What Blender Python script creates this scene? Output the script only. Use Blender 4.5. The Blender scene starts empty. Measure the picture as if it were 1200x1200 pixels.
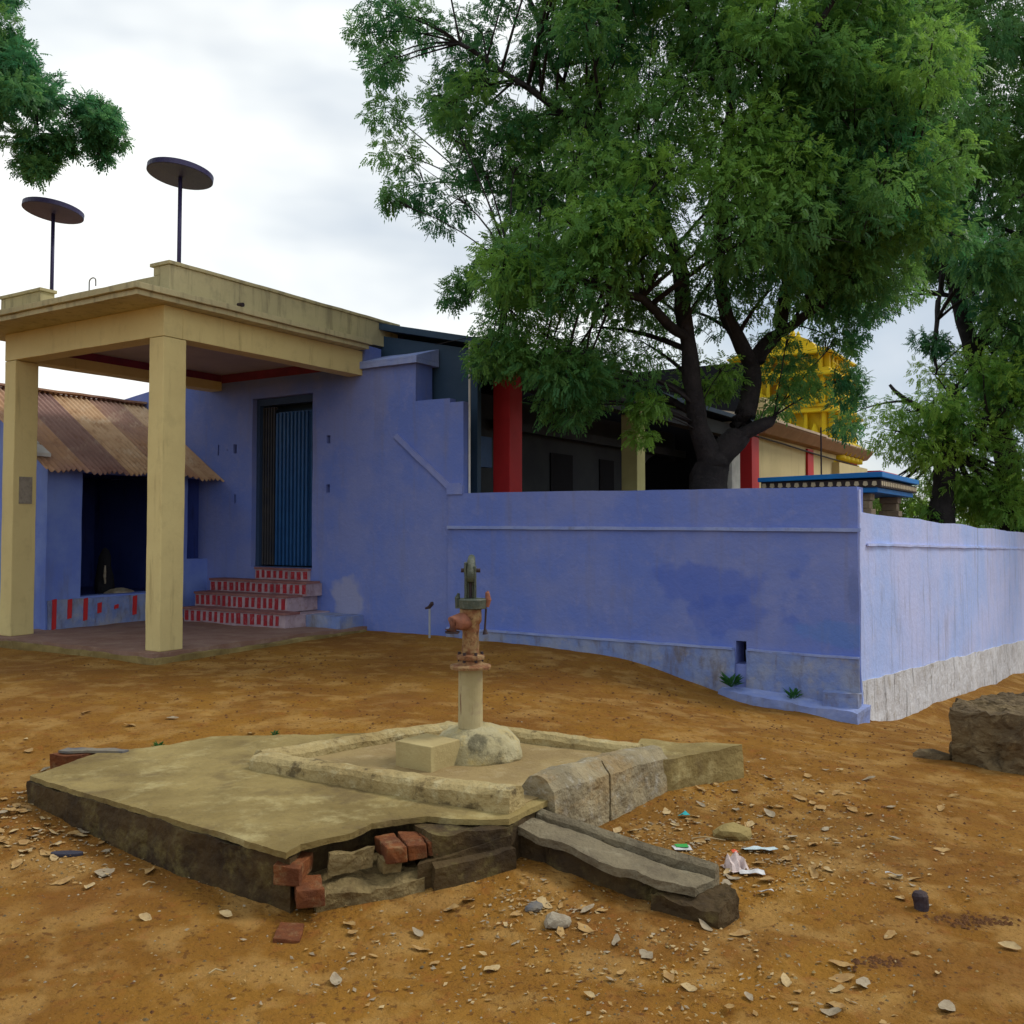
import bpy, bmesh, math, random
import numpy as np
from mathutils import Vector, Matrix, noise
R = math.radians
SC = bpy.context.scene
COL = SC.collection
random.seed(7)

# ------------------------------------------------------------------ camera, light, exposure
cam_d = bpy.data.cameras.new("camera"); cam = bpy.data.objects.new("camera", cam_d); COL.objects.link(cam)
cam.location = (0, 0, 1.55); cam.rotation_euler = (R(90 + 2.2), 0, 0)
cam_d.sensor_width = 36; cam_d.lens = 36 * 1130 / 1200; cam_d.shift_y = -0.0195
cam_d.clip_start = 0.05; cam_d.clip_end = 2000
SC.camera = cam
SUN_AZ, SUN_EL = R(74), R(50)
w = bpy.data.worlds.new("World"); SC.world = w; w.use_nodes = True
nt = w.node_tree; nt.nodes.clear()
def wn(t, **k):
    n = nt.nodes.new(t)
    for a, b in k.items(): setattr(n, a, b)
    return n
out = wn('ShaderNodeOutputWorld'); bg = wn('ShaderNodeBackground'); bg.inputs[1].default_value = 0.1
sky = wn('ShaderNodeTexSky', sky_type='NISHITA', sun_disc=False, sun_elevation=SUN_EL, sun_rotation=SUN_AZ, air_density=1.2, dust_density=1.5)
tc = wn('ShaderNodeTexCoord'); mp = wn('ShaderNodeMapping'); mp.inputs['Scale'].default_value = (1.0, 1.0, 1.9); mp.inputs['Location'].default_value = (0.35, 0.1, 0.4)
nz = wn('ShaderNodeTexNoise'); nz.inputs['Scale'].default_value = 1.6; nz.inputs['Detail'].default_value = 5; nz.inputs['Roughness'].default_value = .47; nz.inputs['Distortion'].default_value = .25
nz2 = wn('ShaderNodeTexNoise'); nz2.inputs['Scale'].default_value = 2.3; nz2.inputs['Detail'].default_value = 4; nz2.inputs['Roughness'].default_value = .45
cr = wn('ShaderNodeValToRGB'); cr.color_ramp.interpolation = 'EASE'
cr.color_ramp.elements[0].position = .36; cr.color_ramp.elements[0].color = (4.9, 5.7, 6.7, 1)
cr.color_ramp.elements[1].position = .60; cr.color_ramp.elements[1].color = (10.0, 10.2, 10.0, 1)
cm = wn('ShaderNodeValToRGB'); cm.color_ramp.elements[0].position = .36; cm.color_ramp.elements[0].color = (.45, .45, .45, 1); cm.color_ramp.elements[1].position = .52
mx = wn('ShaderNodeMixRGB')
L = nt.links.new
L(tc.outputs['Generated'], mp.inputs[0]); L(mp.outputs[0], nz.inputs[0]); L(mp.outputs[0], nz2.inputs[0])
L(nz.outputs[0], cr.inputs[0]); L(nz2.outputs[0], cm.inputs[0]); L(cm.outputs[0], mx.inputs[0])
L(sky.outputs[0], mx.inputs[1]); L(cr.outputs[0], mx.inputs[2]); L(mx.outputs[0], bg.inputs[0]); L(bg.outputs[0], out.inputs[0])
sd = bpy.data.lights.new("sun", 'SUN'); so = bpy.data.objects.new("sun", sd); COL.objects.link(so)
sd.energy = 1.7; sd.angle = R(14); sd.color = (1, .95, .86)
sdir = Vector((math.sin(SUN_AZ) * math.cos(SUN_EL), math.cos(SUN_AZ) * math.cos(SUN_EL), math.sin(SUN_EL)))
so.rotation_euler = (-sdir).to_track_quat('-Z', 'Y').to_euler(); so.location = (5, 0, 12)
SC.view_settings.view_transform = 'Standard'; SC.view_settings.look = 'None'; SC.view_settings.exposure = 0.2; SC.view_settings.gamma = 1

# ------------------------------------------------------------------ building axes: u along the painted wall, n into the temple
U2 = Vector((.8456, -.5338)); N2 = Vector((.5338, .8456)); W0 = Vector((-.759, 11.75))
ROT = math.atan2(-.5338, .8456)
def T(u, n, z): p = W0 + U2 * u + N2 * n; return Vector((p.x, p.y, z))
def I(x, y, z): return Vector((x, y, z))

# ------------------------------------------------------------------ materials
def mat(name, c1, c2=None, s=1.5, c3=None, s3=14, a3=.35, rough=.85, bump=.25, bs=40, dirt=None, dirt_amt=.5, dirt_s=(5, 5, .8), dirt_lo=.52, dirt_hi=.72, spec=.25, metal=0, zdirt=None, patches=(), bump2=0):
    m = bpy.data.materials.new(name); m.use_nodes = True; t = m.node_tree; N = t.nodes; K = t.links.new
    b = N['Principled BSDF']; b.inputs['Roughness'].default_value = rough; b.inputs['Specular IOR Level'].default_value = spec; b.inputs['Metallic'].default_value = metal
    geo = N.new('ShaderNodeNewGeometry'); pos = geo.outputs['Position']
    def ns(scale, det=5, ro=.6, vec=None):
        n = N.new('ShaderNodeTexNoise'); n.inputs['Scale'].default_value = scale; n.inputs['Detail'].default_value = det; n.inputs['Roughness'].default_value = ro
        K(vec or pos, n.inputs['Vector']); return n.outputs[0]
    def rng(v, lo, hi, a=0., b_=1.):
        r = N.new('ShaderNodeMapRange'); r.inputs[1].default_value = lo; r.inputs[2].default_value = hi; r.inputs[3].default_value = a; r.inputs[4].default_value = b_
        r.interpolation_type = 'SMOOTHSTEP'; K(v, r.inputs[0]); return r.outputs[0]
    def mix(f, a, c):
        x = N.new('ShaderNodeMixRGB')
        if isinstance(f, (int, float)): x.inputs[0].default_value = f
        else: K(f, x.inputs[0])
        for i, v in ((1, a), (2, c)):
            if isinstance(v, tuple): x.inputs[i].default_value = (*v, 1)
            else: K(v, x.inputs[i])
        return x.outputs[0]
    def mul(a, c):
        x = N.new('ShaderNodeMath'); x.operation = 'MULTIPLY'; K(a, x.inputs[0])
        if isinstance(c, (int, float)): x.inputs[1].default_value = c
        else: K(c, x.inputs[1])
        return x.outputs[0]
    c2 = c2 or tuple(v * .8 for v in c1)
    col = mix(rng(ns(s), .35, .65), c1, c2)
    if c3: col = mix(rng(ns(s3, 6, .7), .5, .72, 0, a3), col, c3)
    for (px, py, pz, r, pc, amt) in patches:      # painted-over patches and stains on the wall, darker ellipses on the ground
        d = N.new('ShaderNodeVectorMath'); d.operation = 'SUBTRACT'; K(pos, d.inputs[0]); d.inputs[1].default_value = (px, py, pz)
        sc_ = N.new('ShaderNodeVectorMath'); sc_.operation = 'DIVIDE'; K(d.outputs[0], sc_.inputs[0]); sc_.inputs[1].default_value = r
        l = N.new('ShaderNodeVectorMath'); l.operation = 'LENGTH'; K(sc_.outputs[0], l.inputs[0])
        ad = N.new('ShaderNodeMath'); ad.operation = 'ADD'; K(l.outputs['Value'], ad.inputs[0]); K(rng(ns(2.6, 3, .5), .2, .8, -.45, .45), ad.inputs[1])
        col = mix(rng(ad.outputs[0], .75, 1.1, amt, 0.), col, pc)
    if dirt:
        m2 = N.new('ShaderNodeMapping'); m2.inputs['Scale'].default_value = dirt_s; K(pos, m2.inputs[0])
        f = rng(ns(1, 6, .65, m2.outputs[0]), dirt_lo, dirt_hi, 0, dirt_amt)
        if zdirt:
            sp = N.new('ShaderNodeSeparateXYZ'); K(pos, sp.inputs[0]); f = mul(f, rng(sp.outputs[2], zdirt[0], zdirt[1], 1., 0.))
        col = mix(f, col, dirt)
    K(col, b.inputs['Base Color'])
    bm_ = N.new('ShaderNodeBump'); bm_.inputs['Strength'].default_value = bump; bm_.inputs['Distance'].default_value = .02
    h = ns(bs, 5, .65)
    if bump2:
        ad = N.new('ShaderNodeMath'); ad.operation = 'ADD'; K(h, ad.inputs[0]); K(mul(ns(bs * .18, 4), bump2), ad.inputs[1]); h = ad.outputs[0]
    K(h, bm_.inputs['Height']); K(bm_.outputs[0], b.inputs['Normal'])
    m['out'] = 1
    return m
def blotch(u, z, ru, rz, c, a, n=0): p = T(u, n, z); return (p.x, p.y, p.z, (ru, ru, rz), c, a)
BL1, BL2 = (.122, .185, .52), (.172, .218, .49)
M = {}
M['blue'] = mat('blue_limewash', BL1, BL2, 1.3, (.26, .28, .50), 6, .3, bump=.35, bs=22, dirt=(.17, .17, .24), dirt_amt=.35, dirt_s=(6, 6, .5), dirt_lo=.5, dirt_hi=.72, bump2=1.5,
    patches=[blotch(3.35, .98, .75, .24, (.07, .125, .48), .6), blotch(3.55, .70, .55, .22, (.07, .125, .48), .55), blotch(4.75, .55, .5, .12, (.09, .2, .52), .5),
             blotch(-1.6, .62, .32, .34, (.30, .31, .44), .75), blotch(-1.7, .3, .3, .12, (.33, .36, .5), .6), blotch(4.76, .9, .07, .3, (.08, .11, .25), .35)])
M['blue_ledge'] = mat('pale_blue_ledge', (.20, .27, .57), (.27, .33, .58), 4, bump=.4, bs=30, dirt=(.15, .15, .17), dirt_amt=.5, dirt_s=(6, 6, 3))
M['coping'] = mat('pale_blue_coping', (.17, .225, .53), (.22, .26, .52), 4, bump=.4)  # wall blue lightened; a pale highlight is put into the coping colour
M['blue_plinth'] = mat('faded_blue_plinth', (.15, .22, .48), (.25, .29, .42), 3, (.36, .34, .32), 5, .6, bump=.5, bs=25, dirt=(.13, .10, .07), dirt_amt=.7, dirt_s=(7, 7, 2.4), dirt_lo=.47, dirt_hi=.72, bump2=2.)
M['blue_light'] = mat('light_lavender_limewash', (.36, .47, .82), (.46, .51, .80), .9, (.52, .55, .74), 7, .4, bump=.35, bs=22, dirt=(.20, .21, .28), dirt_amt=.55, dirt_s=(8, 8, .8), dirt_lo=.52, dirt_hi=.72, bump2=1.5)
M['white_plinth'] = mat('weathered_whitewash', (.62, .63, .66), (.50, .50, .52), 2.2, (.30, .26, .2), 9, .7, bump=.6, bs=25, dirt=(.07, .065, .06), dirt_amt=.8, dirt_s=(13, 13, 1.8), dirt_lo=.55, dirt_hi=.70, bump2=2.5)
M['shed_blue'] = mat('shed_blue_limewash', (.13, .20, .58), (.18, .26, .6), 2, bump=.3, bs=25, dirt=(.15, .16, .22), dirt_amt=.4)
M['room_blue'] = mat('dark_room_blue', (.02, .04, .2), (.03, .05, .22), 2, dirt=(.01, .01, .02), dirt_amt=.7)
M['cream'] = mat('yellow_cream_paint', (.66, .55, .25), (.60, .49, .22), 1.2, (.42, .34, .16), 5, .3, rough=.7, bump=.15, bs=30, dirt=(.22, .15, .06), dirt_amt=.6, dirt_s=(9, 9, 1), dirt_lo=.55, dirt_hi=.8)
M['cream_top'] = mat('weathered_cream_paint', (.52, .46, .26), (.45, .40, .23), 1.6, (.28, .25, .16), 6, .4, rough=.8, bump=.25, bs=30, dirt=(.17, .145, .09), dirt_amt=.5, dirt_s=(9, 9, 1.0), dirt_lo=.5, dirt_hi=.68)
M['ceiling'] = mat('ceiling_distemper', (.42, .36, .34), (.36, .31, .30), 1.5, bump=.15)
M['maroon'] = mat('maroon_band', (.15, .03, .065), (.2, .035, .07), 5)
M['red'] = mat('red_oxide', (.52, .028, .032), (.44, .024, .028), 2, rough=.6, bump=.15)
M['red_stripe'] = mat('red_oxide_stripe', (.34, .02, .03), (.26, .02, .03), 9, (.36, .26, .28), 30, .4)
M['step'] = mat('step_whitewash', (.42, .33, .37), (.33, .25, .29), 7, (.2, .1, .1), 12, .6, dirt=(.12, .05, .05), dirt_amt=.5)
M['tread'] = mat('step_tread_oxide', (.20, .08, .08), (.26, .13, .12), 5, bump=.3)
M['floor'] = mat('red_oxide_floor', (.25, .155, .12), (.20, .11, .08), 2.5, (.36, .27, .19), 6, .5, rough=.7, bump=.2)
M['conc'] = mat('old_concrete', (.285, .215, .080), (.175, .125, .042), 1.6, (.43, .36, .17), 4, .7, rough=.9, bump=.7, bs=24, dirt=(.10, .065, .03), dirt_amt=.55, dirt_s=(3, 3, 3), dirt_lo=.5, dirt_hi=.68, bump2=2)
M['conc_side'] = mat('dark_concrete_edge', (.070, .043, .015), (.030, .018, .008), 4, (.17, .135, .045), 5, .75, bump=.9, bs=18, bump2=3)  # slab sides and broken faces, much darker than the top
M['curb'] = mat('yellowed_curb_plaster', (.40, .31, .14), (.30, .22, .09), 3, (.52, .45, .26), 9, .75, bump=1.0, bs=26, dirt=(.06, .04, .018), dirt_amt=.75, dirt_s=(6, 6, 6), dirt_lo=.55, dirt_hi=.66, bump2=2.5)
M['curb_grey'] = mat('grey_curb_plaster', (.33, .27, .16), (.20, .165, .10), 3.5, (.50, .47, .40), 14, .6, bump=1.0, bs=26, dirt=(.28, .18, .07), dirt_amt=.55, dirt_s=(3, 3, 6), dirt_lo=.52, dirt_hi=.66, bump2=2.5)
M['channel'] = mat('dark_channel_cement', (.19, .155, .095), (.12, .095, .06), 4, (.34, .30, .2), 12, .5, bump=1.0, bs=26, dirt=(.05, .035, .02), dirt_amt=.6, dirt_s=(6, 6, 6), bump2=2.5)
M['basin'] = mat('sandy_basin_floor', (.31, .225, .095), (.25, .175, .075), 3, (.42, .33, .18), 8, .5, bump=.5, bs=50)
M['brick'] = mat('broken_red_brick', (.20, .064, .018), (.11, .034, .012), 9, (.24, .15, .07), 16, .75, bump=.7, bs=50)
M['rubble'] = mat('rubble_stone', (.15, .105, .05), (.09, .06, .03), 4, (.27, .20, .10), 8, .6, bump=.9, bs=22, dirt=(.04, .03, .02), dirt_amt=.6, dirt_s=(7, 7, 7), bump2=3)
M['rubble_dry'] = mat('crumbled_mortar', (.20, .145, .06), (.12, .08, .032), 7, (.33, .25, .12), 16, .6, bump=1., bs=30, bump2=3)
M['stone'] = mat('pale_stone', (.36, .32, .24), (.25, .2, .14), 14, bump=.5, bs=60)
M['pipe'] = mat('cream_painted_pipe', (.42, .35, .19), (.34, .28, .14), 5, (.3, .22, .14), 18, .5, rough=.6, bump=.2, dirt=(.12, .04, .02), dirt_amt=.8, dirt_s=(30, 30, 4), dirt_lo=.58, dirt_hi=.68)
M['rustpaint'] = mat('flaking_red_paint', (.34, .22, .10), (.22, .09, .04), 22, (.09, .032, .015), 34, .9, rough=.75, bump=.6, bs=70)
M['salmon'] = mat('faded_salmon_paint', (.28, .11, .065), (.19, .07, .04), 12, (.13, .06, .05), 30, .5, rough=.65, bump=.3)
M['pump_green'] = mat('dark_green_iron', (.035, .05, .036), (.06, .07, .045), 20, (.2, .2, .16), 45, .4, rough=.5, bump=.4, bs=80, spec=.5)
M['dark_iron'] = mat('dark_iron', (.03, .022, .03), (.05, .03, .03), 12, rough=.6, bump=.3)
M['block_paint'] = mat('pale_cream_cement', (.44, .36, .17), (.37, .29, .13), 4, bump=.3, dirt=(.2, .13, .05), dirt_amt=.4)
M['dome'] = mat('pump_foot_cement', (.42, .37, .22), (.32, .27, .14), 5, (.46, .33, .1), 6, .8, bump=.7, bs=30, dirt=(.08, .07, .04), dirt_amt=.8, dirt_s=(6, 6, 4), dirt_lo=.5, dirt_hi=.62, bump2=2)
M['disc'] = mat('purple_grey_metal', (.035, .032, .11), (.045, .038, .12), 6, rough=.5, bump=.15, spec=.4)
M['rustroof'] = mat('rusted_corrugated_iron', (.48, .29, .16), (.36, .22, .17), .9, (.24, .12, .07), 5, .6, rough=.75, bump=.3, bs=50, dirt=(.58, .45, .32), dirt_amt=.7, dirt_s=(7, 3, 2))
M['rustroof_dk'] = mat('purplish_rusted_iron', (.30, .18, .15), (.24, .14, .12), 1.5, (.2, .1, .07), 6, .6, rough=.7, bump=.3, dirt=(.4, .3, .24), dirt_amt=.5, dirt_s=(7, 3, 2))
M['rustroof_tan'] = mat('tan_rusted_iron', (.60, .42, .26), (.5, .32, .18), 1.5, (.3, .16, .08), 6, .6, rough=.7, bump=.3, dirt=(.7, .58, .42), dirt_amt=.6, dirt_s=(7, 3, 2))
M['darksheet'] = mat('dark_sheet', (.025, .055, .10), (.035, .065, .11), 2, rough=.6, bump=.15)
M['gate'] = mat('blue_gate_paint', (.010, .065, .20), (.014, .08, .23), 5, rough=.5, bump=.15, spec=.4)
M['gate_dark'] = mat('dark_gate_leaf', (.03, .035, .05), (.05, .05, .055), 4, rough=.6)
M['frame'] = mat('door_frame_blue', (.03, .06, .13), rough=.6)
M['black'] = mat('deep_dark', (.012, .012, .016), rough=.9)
M['hall_cream'] = mat('hall_cream_wall', (.62, .52, .28), (.56, .47, .25), 1, rough=.8, bump=.15, dirt=(.35, .28, .15), dirt_amt=.3)
M['hall_dull'] = mat('dark_hall_wall', (.05, .055, .06), (.038, .042, .05), 1.5, bump=.2)  # dark grey tone for the surfaces inside the hall
M['pillar_cream'] = mat('pillar_yellow', (.60, .56, .26), (.52, .48, .22), 2, bump=.15)
M['cornice'] = mat('brown_cornice', (.36, .22, .14), (.30, .19, .12), 2, (.45, .34, .24), 6, .5)
M['cornice_top'] = mat('pale_cornice_top', (.60, .48, .36), (.5, .4, .3), 3)
M['white'] = mat('chalky_white', (.62, .62, .60), (.5, .5, .48), 4)
M['gold'] = mat('yellow_tower_paint', (.72, .56, .012), (.66, .46, .012), 1.3, (.62, .28, .02), 3, .35, rough=.6, bump=.35, bs=14, dirt=(.22, .12, .02), dirt_amt=.4, dirt_s=(3, 3, 2))
M['gold_dk'] = mat('ochre_tower_recess', (.38, .2, .01), (.3, .13, .01), 3)
M['canopy'] = mat('bright_blue_canopy', (.01, .14, .42), (.01, .18, .5), 2, rough=.6, bump=.15)
M['pattern_l'] = mat('canopy_pattern_cream', (.5, .42, .28), rough=.8)
M['pattern_d'] = mat('canopy_pattern_dark', (.04, .03, .03), rough=.8)
M['granite'] = mat('carved_stone_pillar', (.20, .15, .11), (.26, .2, .13), 3, (.42, .36, .2), 4, .5, bump=.5)
M['bark'] = mat('neem_bark', (.032, .028, .030), (.020, .018, .020), 5, (.07, .06, .055), 14, .4, rough=.95, bump=.9, bs=26, bump2=2)
M['plastic'] = mat('white_plastic', (.62, .62, .62), (.5, .5, .5), 20, rough=.4)
M['plastic_pink'] = mat('pinkish_white_plastic', (.60, .50, .47), (.5, .4, .38), 30, rough=.4)
M['plastic_red'] = mat('orange_red_print', (.6, .07, .02), rough=.4)
M['plastic_green'] = mat('green_wrapper_print', (.05, .36, .08), rough=.4)
M['plastic_blue'] = mat('pale_blue_sachet', (.42, .56, .60), (.55, .62, .64), 25, rough=.35)
M['teal'] = mat('teal_foil', (.03, .35, .38), rough=.4)
M['rubber'] = mat('blue_black_rubber', (.035, .035, .055), rough=.6)
M['plaque'] = mat('grey_notice_plaque', (.22, .19, .15), (.28, .25, .2), 12, (.1, .09, .09), 30, .5)
M['slate'] = mat('dark_slate', (.10, .10, .11), (.2, .17, .12), 9)
M['stick'] = mat('dry_twig', (.42, .33, .18), (.3, .22, .12), 20)
M['grey_pipe'] = mat('grey_pvc', (.3, .32, .36), rough=.5)

def ground_mat():
    m = mat('ochre_dirt', (.270, .130, .021), (.195, .086, .015), .7, (.37, .21, .055), 2.2, .5, rough=.97, bump=.75, bs=34, dirt=(.155, .068, .016), dirt_amt=.65, dirt_s=(1.7, 1.7, 1.7), dirt_lo=.53, dirt_hi=.72, spec=.1, bump2=2.2, patches=[(1.80, 3.88, 0, (.20, .07, .2), (.07, .032, .012), .4), (1.32, 3.52, 0, (.12, .05, .2), (.08, .035, .012), .35), (1.15, 4.9, 0, (.75, .6, .5), (.17, .085, .022), .45), (-1.8, 4.5, 0, (.9, .5, .5), (.2, .09, .02), .35), (.6, 3.75, 0, (.55, .3, .4), (.17, .075, .018), .5)])  # patches darken the ground near the stump, drain and platform
    t = m.node_tree; N = t.nodes; K = t.links.new; b = N['Principled BSDF']
    src = b.inputs['Base Color'].links[0].from_socket
    geo = N.new('ShaderNodeNewGeometry')
    def speck(scale, lo, hi, c, prev, amt):
        n = N.new('ShaderNodeTexNoise'); n.inputs['Scale'].default_value = scale; n.inputs['Detail'].default_value = 3; n.inputs['Roughness'].default_value = .6; K(geo.outputs['Position'], n.inputs[0])
        r = N.new('ShaderNodeMapRange'); r.inputs[1].default_value = lo; r.inputs[2].default_value = hi; r.inputs[4].default_value = amt; K(n.outputs[0], r.inputs[0])
        x = N.new('ShaderNodeMixRGB'); K(r.outputs[0], x.inputs[0]); K(prev, x.inputs[1]); x.inputs[2].default_value = (*c, 1); return x.outputs[0]
    c = speck(90, .62, .70, (.12, .045, .015), src, .7); c = speck(60, .66, .72, (.55, .38, .18), c, .6); c = speck(11, .56, .7, (.24, .085, .02), c, .55)
    c = speck(3.3, .50, .62, (.42, .255, .085), c, .45); c = speck(30, .60, .66, (.11, .045, .012), c, .75); c = speck(.9, .55, .68, (.19, .080, .018), c, .6)
    K(c, b.inputs['Base Color'])
    for n in N:
        if n.type == 'BUMP': n.inputs['Distance'].default_value = .035
    return m
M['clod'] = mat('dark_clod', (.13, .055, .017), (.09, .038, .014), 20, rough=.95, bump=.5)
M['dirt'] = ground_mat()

def leaf_mat(name, a, b_, trans=.52, gloss=.3):
    m = bpy.data.materials.new(name); m.use_nodes = True; t = m.node_tree; N = t.nodes; K = t.links.new; N.clear()
    o = N.new('ShaderNodeOutputMaterial'); at = N.new('ShaderNodeAttribute'); at.attribute_name = 'tint'
    mx = N.new('ShaderNodeMixRGB'); mx.inputs[1].default_value = (*a, 1); mx.inputs[2].default_value = (*b_, 1); K(at.outputs['Fac'], mx.inputs[0])
    d = N.new('ShaderNodeBsdfPrincipled'); d.inputs['Roughness'].default_value = .55; d.inputs['Specular IOR Level'].default_value = gloss
    K(mx.outputs[0], d.inputs['Base Color'])
    tr = N.new('ShaderNodeBsdfTranslucent'); hs = N.new('ShaderNodeHueSaturation'); hs.inputs['Value'].default_value = 1.3; hs.inputs['Hue'].default_value = .49; K(mx.outputs[0], hs.inputs['Color']); K(hs.outputs[0], tr.inputs[0])
    ms = N.new('ShaderNodeMixShader'); ms.inputs[0].default_value = trans; K(d.outputs[0], ms.inputs[1]); K(tr.outputs[0], ms.inputs[2]); K(ms.outputs[0], o.inputs[0]); return m
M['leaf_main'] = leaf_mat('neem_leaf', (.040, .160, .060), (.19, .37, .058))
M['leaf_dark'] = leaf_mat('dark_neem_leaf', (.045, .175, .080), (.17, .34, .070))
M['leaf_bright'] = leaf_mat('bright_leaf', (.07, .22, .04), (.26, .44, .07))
M['weed'] = leaf_mat('weed_leaf', (.03, .13, .03), (.05, .2, .05))
def dryleaf(name, a, b_):
    return mat(name, a, b_, 30, tuple(v * .5 for v in a), 60, .5, rough=.8, bump=.3)
M['dry1'] = dryleaf('dry_leaf_pale', (.46, .34, .17), (.36, .25, .12)); M['dry2'] = dryleaf('dry_leaf_tan', (.38, .24, .09), (.3, .17, .06)); M['dry3'] = dryleaf('dry_leaf_grey', (.34, .28, .19), (.26, .2, .13))

# ------------------------------------------------------------------ mesh helpers
class G:
    def __init__(s, X=T): s.v = []; s.f = []; s.mi = []; s.X = X; s.m = 0
    def add(s, vs, fs, X=None):
        b = len(s.v); X = X or s.X
        s.v += [X(*p) for p in vs]; s.f += [[b + i for i in f] for f in fs]; s.mi += [s.m] * len(fs); return s
    def box(s, a0, a1, b0, b1, z0, z1, X=None):
        vs = [(x, y, z) for z in (z0, z1) for y in (b0, b1) for x in (a0, a1)]
        return s.add(vs, [(0, 2, 3, 1), (4, 5, 7, 6), (0, 1, 5, 4), (2, 6, 7, 3), (0, 4, 6, 2), (1, 3, 7, 5)], X)
    def prism(s, poly, z0, z1, X=None):                # plan polygon extruded upwards; z may be a list per corner
        n = len(poly); za = z0 if isinstance(z0, (list, tuple)) else [z0] * n; zb = z1 if isinstance(z1, (list, tuple)) else [z1] * n
        vs = [(p[0], p[1], za[i]) for i, p in enumerate(poly)] + [(p[0], p[1], zb[i]) for i, p in enumerate(poly)]
        return s.add(vs, [tuple(range(n))[::-1], tuple(range(n, 2 * n))] + [(i, (i + 1) % n, n + (i + 1) % n, n + i) for i in range(n)], X)
    def slab(s, poly, b0, b1, X=None):                 # elevation polygon (a,z) extruded along n
        n = len(poly); vs = [(p[0], b0, p[1]) for p in poly] + [(p[0], b1, p[1]) for p in poly]
        return s.add(vs, [tuple(range(n)), tuple(range(n, 2 * n))[::-1]] + [(i, n + i, n + (i + 1) % n, (i + 1) % n) for i in range(n)], X)
    def slabn(s, poly, a0, a1, X=None):                # profile (n,z) extruded along u
        n = len(poly); vs = [(a0, p[0], p[1]) for p in poly] + [(a1, p[0], p[1]) for p in poly]
        return s.add(vs, [tuple(range(n)), tuple(range(n, 2 * n))[::-1]] + [(i, n + i, n + (i + 1) % n, (i + 1) % n) for i in range(n)], X)
    def tube(s, pts, rad, seg=8, X=None, wob=0):
        X = X or s.X; P = [X(*p) for p in pts]; b = len(s.v); k = len(P)
        up = Vector((.3, .2, 1)).normalized()
        for i, p in enumerate(P):
            d = (P[min(i + 1, k - 1)] - P[max(i - 1, 0)]).normalized()
            a = d.cross(up)
            if a.length < .1: a = d.cross(Vector((1, 0, 0)))
            a.normalize(); c = d.cross(a); r = rad[i] if isinstance(rad, (list, tuple)) else rad
            for j in range(seg):
                t = 2 * math.pi * j / seg; rr = r * (1 + (wob * noise.noise(p * 3 + Vector((j * .7, 0, 0))) if wob else 0))
                s.v.append(p + (a * math.cos(t) + c * math.sin(t)) * rr)
        for i in range(k - 1):
            for j in range(seg):
                q = (j + 1) % seg; s.f.append([b + i * seg + j, b + i * seg + q, b + (i + 1) * seg + q, b + (i + 1) * seg + j]); s.mi.append(s.m)
        s.f.append([b + j for j in range(seg)][::-1]); s.f.append([b + (k - 1) * seg + j for j in range(seg)]); s.mi += [s.m, s.m]
        return s
    def lathe(s, c, prof, seg=24, X=I, tilt=None):
        c = X(*c); b = len(s.v); k = len(prof)
        for r, z in prof:
            for j in range(seg):
                t = 2 * math.pi * j / seg; p = Vector((r * math.cos(t), r * math.sin(t), z))
                if tilt: p = tilt @ p
                s.v.append(c + p)
        for i in range(k - 1):
            for j in range(seg):
                q = (j + 1) % seg; s.f.append([b + i * seg + j, b + i * seg + q, b + (i + 1) * seg + q, b + (i + 1) * seg + j]); s.mi.append(s.m)
        s.f.append([b + j for j in range(seg)][::-1]); s.f.append([b + (k - 1) * seg + j for j in range(seg)]); s.mi += [s.m, s.m]
        return s
    def cells(s, us, zs, solid, n0, n1, ztop=None):    # wall as a grid of cells with openings; only outer faces
        nu, nz_ = len(us), len(zs); idx = {}
        def V(i, j, k):
            if (i, j, k) not in idx:
                z = zs[j]
                if ztop and j == nz_ - 1: z = ztop(us[i])
                idx[(i, j, k)] = len(s.v); s.v.append(s.X(us[i], (n0, n1)[k], z))
            return idx[(i, j, k)]
        S = lambda i, j: 0 <= i < nu - 1 and 0 <= j < nz_ - 1 and solid(.5 * (us[i] + us[i + 1]), .5 * (zs[j] + zs[j + 1]))
        def F(*q): s.f.append([V(*x) for x in q]); s.mi.append(s.m)
        for i in range(nu - 1):
            for j in range(nz_ - 1):
                if not S(i, j): continue
                F((i, j, 0), (i + 1, j, 0), (i + 1, j + 1, 0), (i, j + 1, 0)); F((i, j, 1), (i, j + 1, 1), (i + 1, j + 1, 1), (i + 1, j, 1))
                if not S(i - 1, j): F((i, j, 0), (i, j + 1, 0), (i, j + 1, 1), (i, j, 1))
                if not S(i + 1, j): F((i + 1, j, 0), (i + 1, j, 1), (i + 1, j + 1, 1), (i + 1, j + 1, 0))
                if not S(i, j - 1): F((i, j, 0), (i, j, 1), (i + 1, j, 1), (i + 1, j, 0))
                if not S(i, j + 1): F((i, j + 1, 0), (i + 1, j + 1, 0), (i + 1, j + 1, 1), (i, j + 1, 1))
        return s
    def mesh(s, name, mats, org, rough=None, bevel=0, smooth=False, fix=True):
        me = bpy.data.meshes.new(name); me.from_pydata([tuple(v - org) for v in s.v], [], s.f)
        for m in mats: me.materials.append(m)
        me.polygons.foreach_set('material_index', s.mi)
        bm = bmesh.new(); bm.from_mesh(me)
        if fix: bmesh.ops.recalc_face_normals(bm, faces=bm.faces)
        if bevel:
            es = [e for e in bm.edges if len(e.link_faces) == 2 and e.calc_face_angle(0) > .5]
            bmesh.ops.bevel(bm, geom=es, offset=bevel, segments=2, affect='EDGES', profile=.6, clamp_overlap=True)
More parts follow.
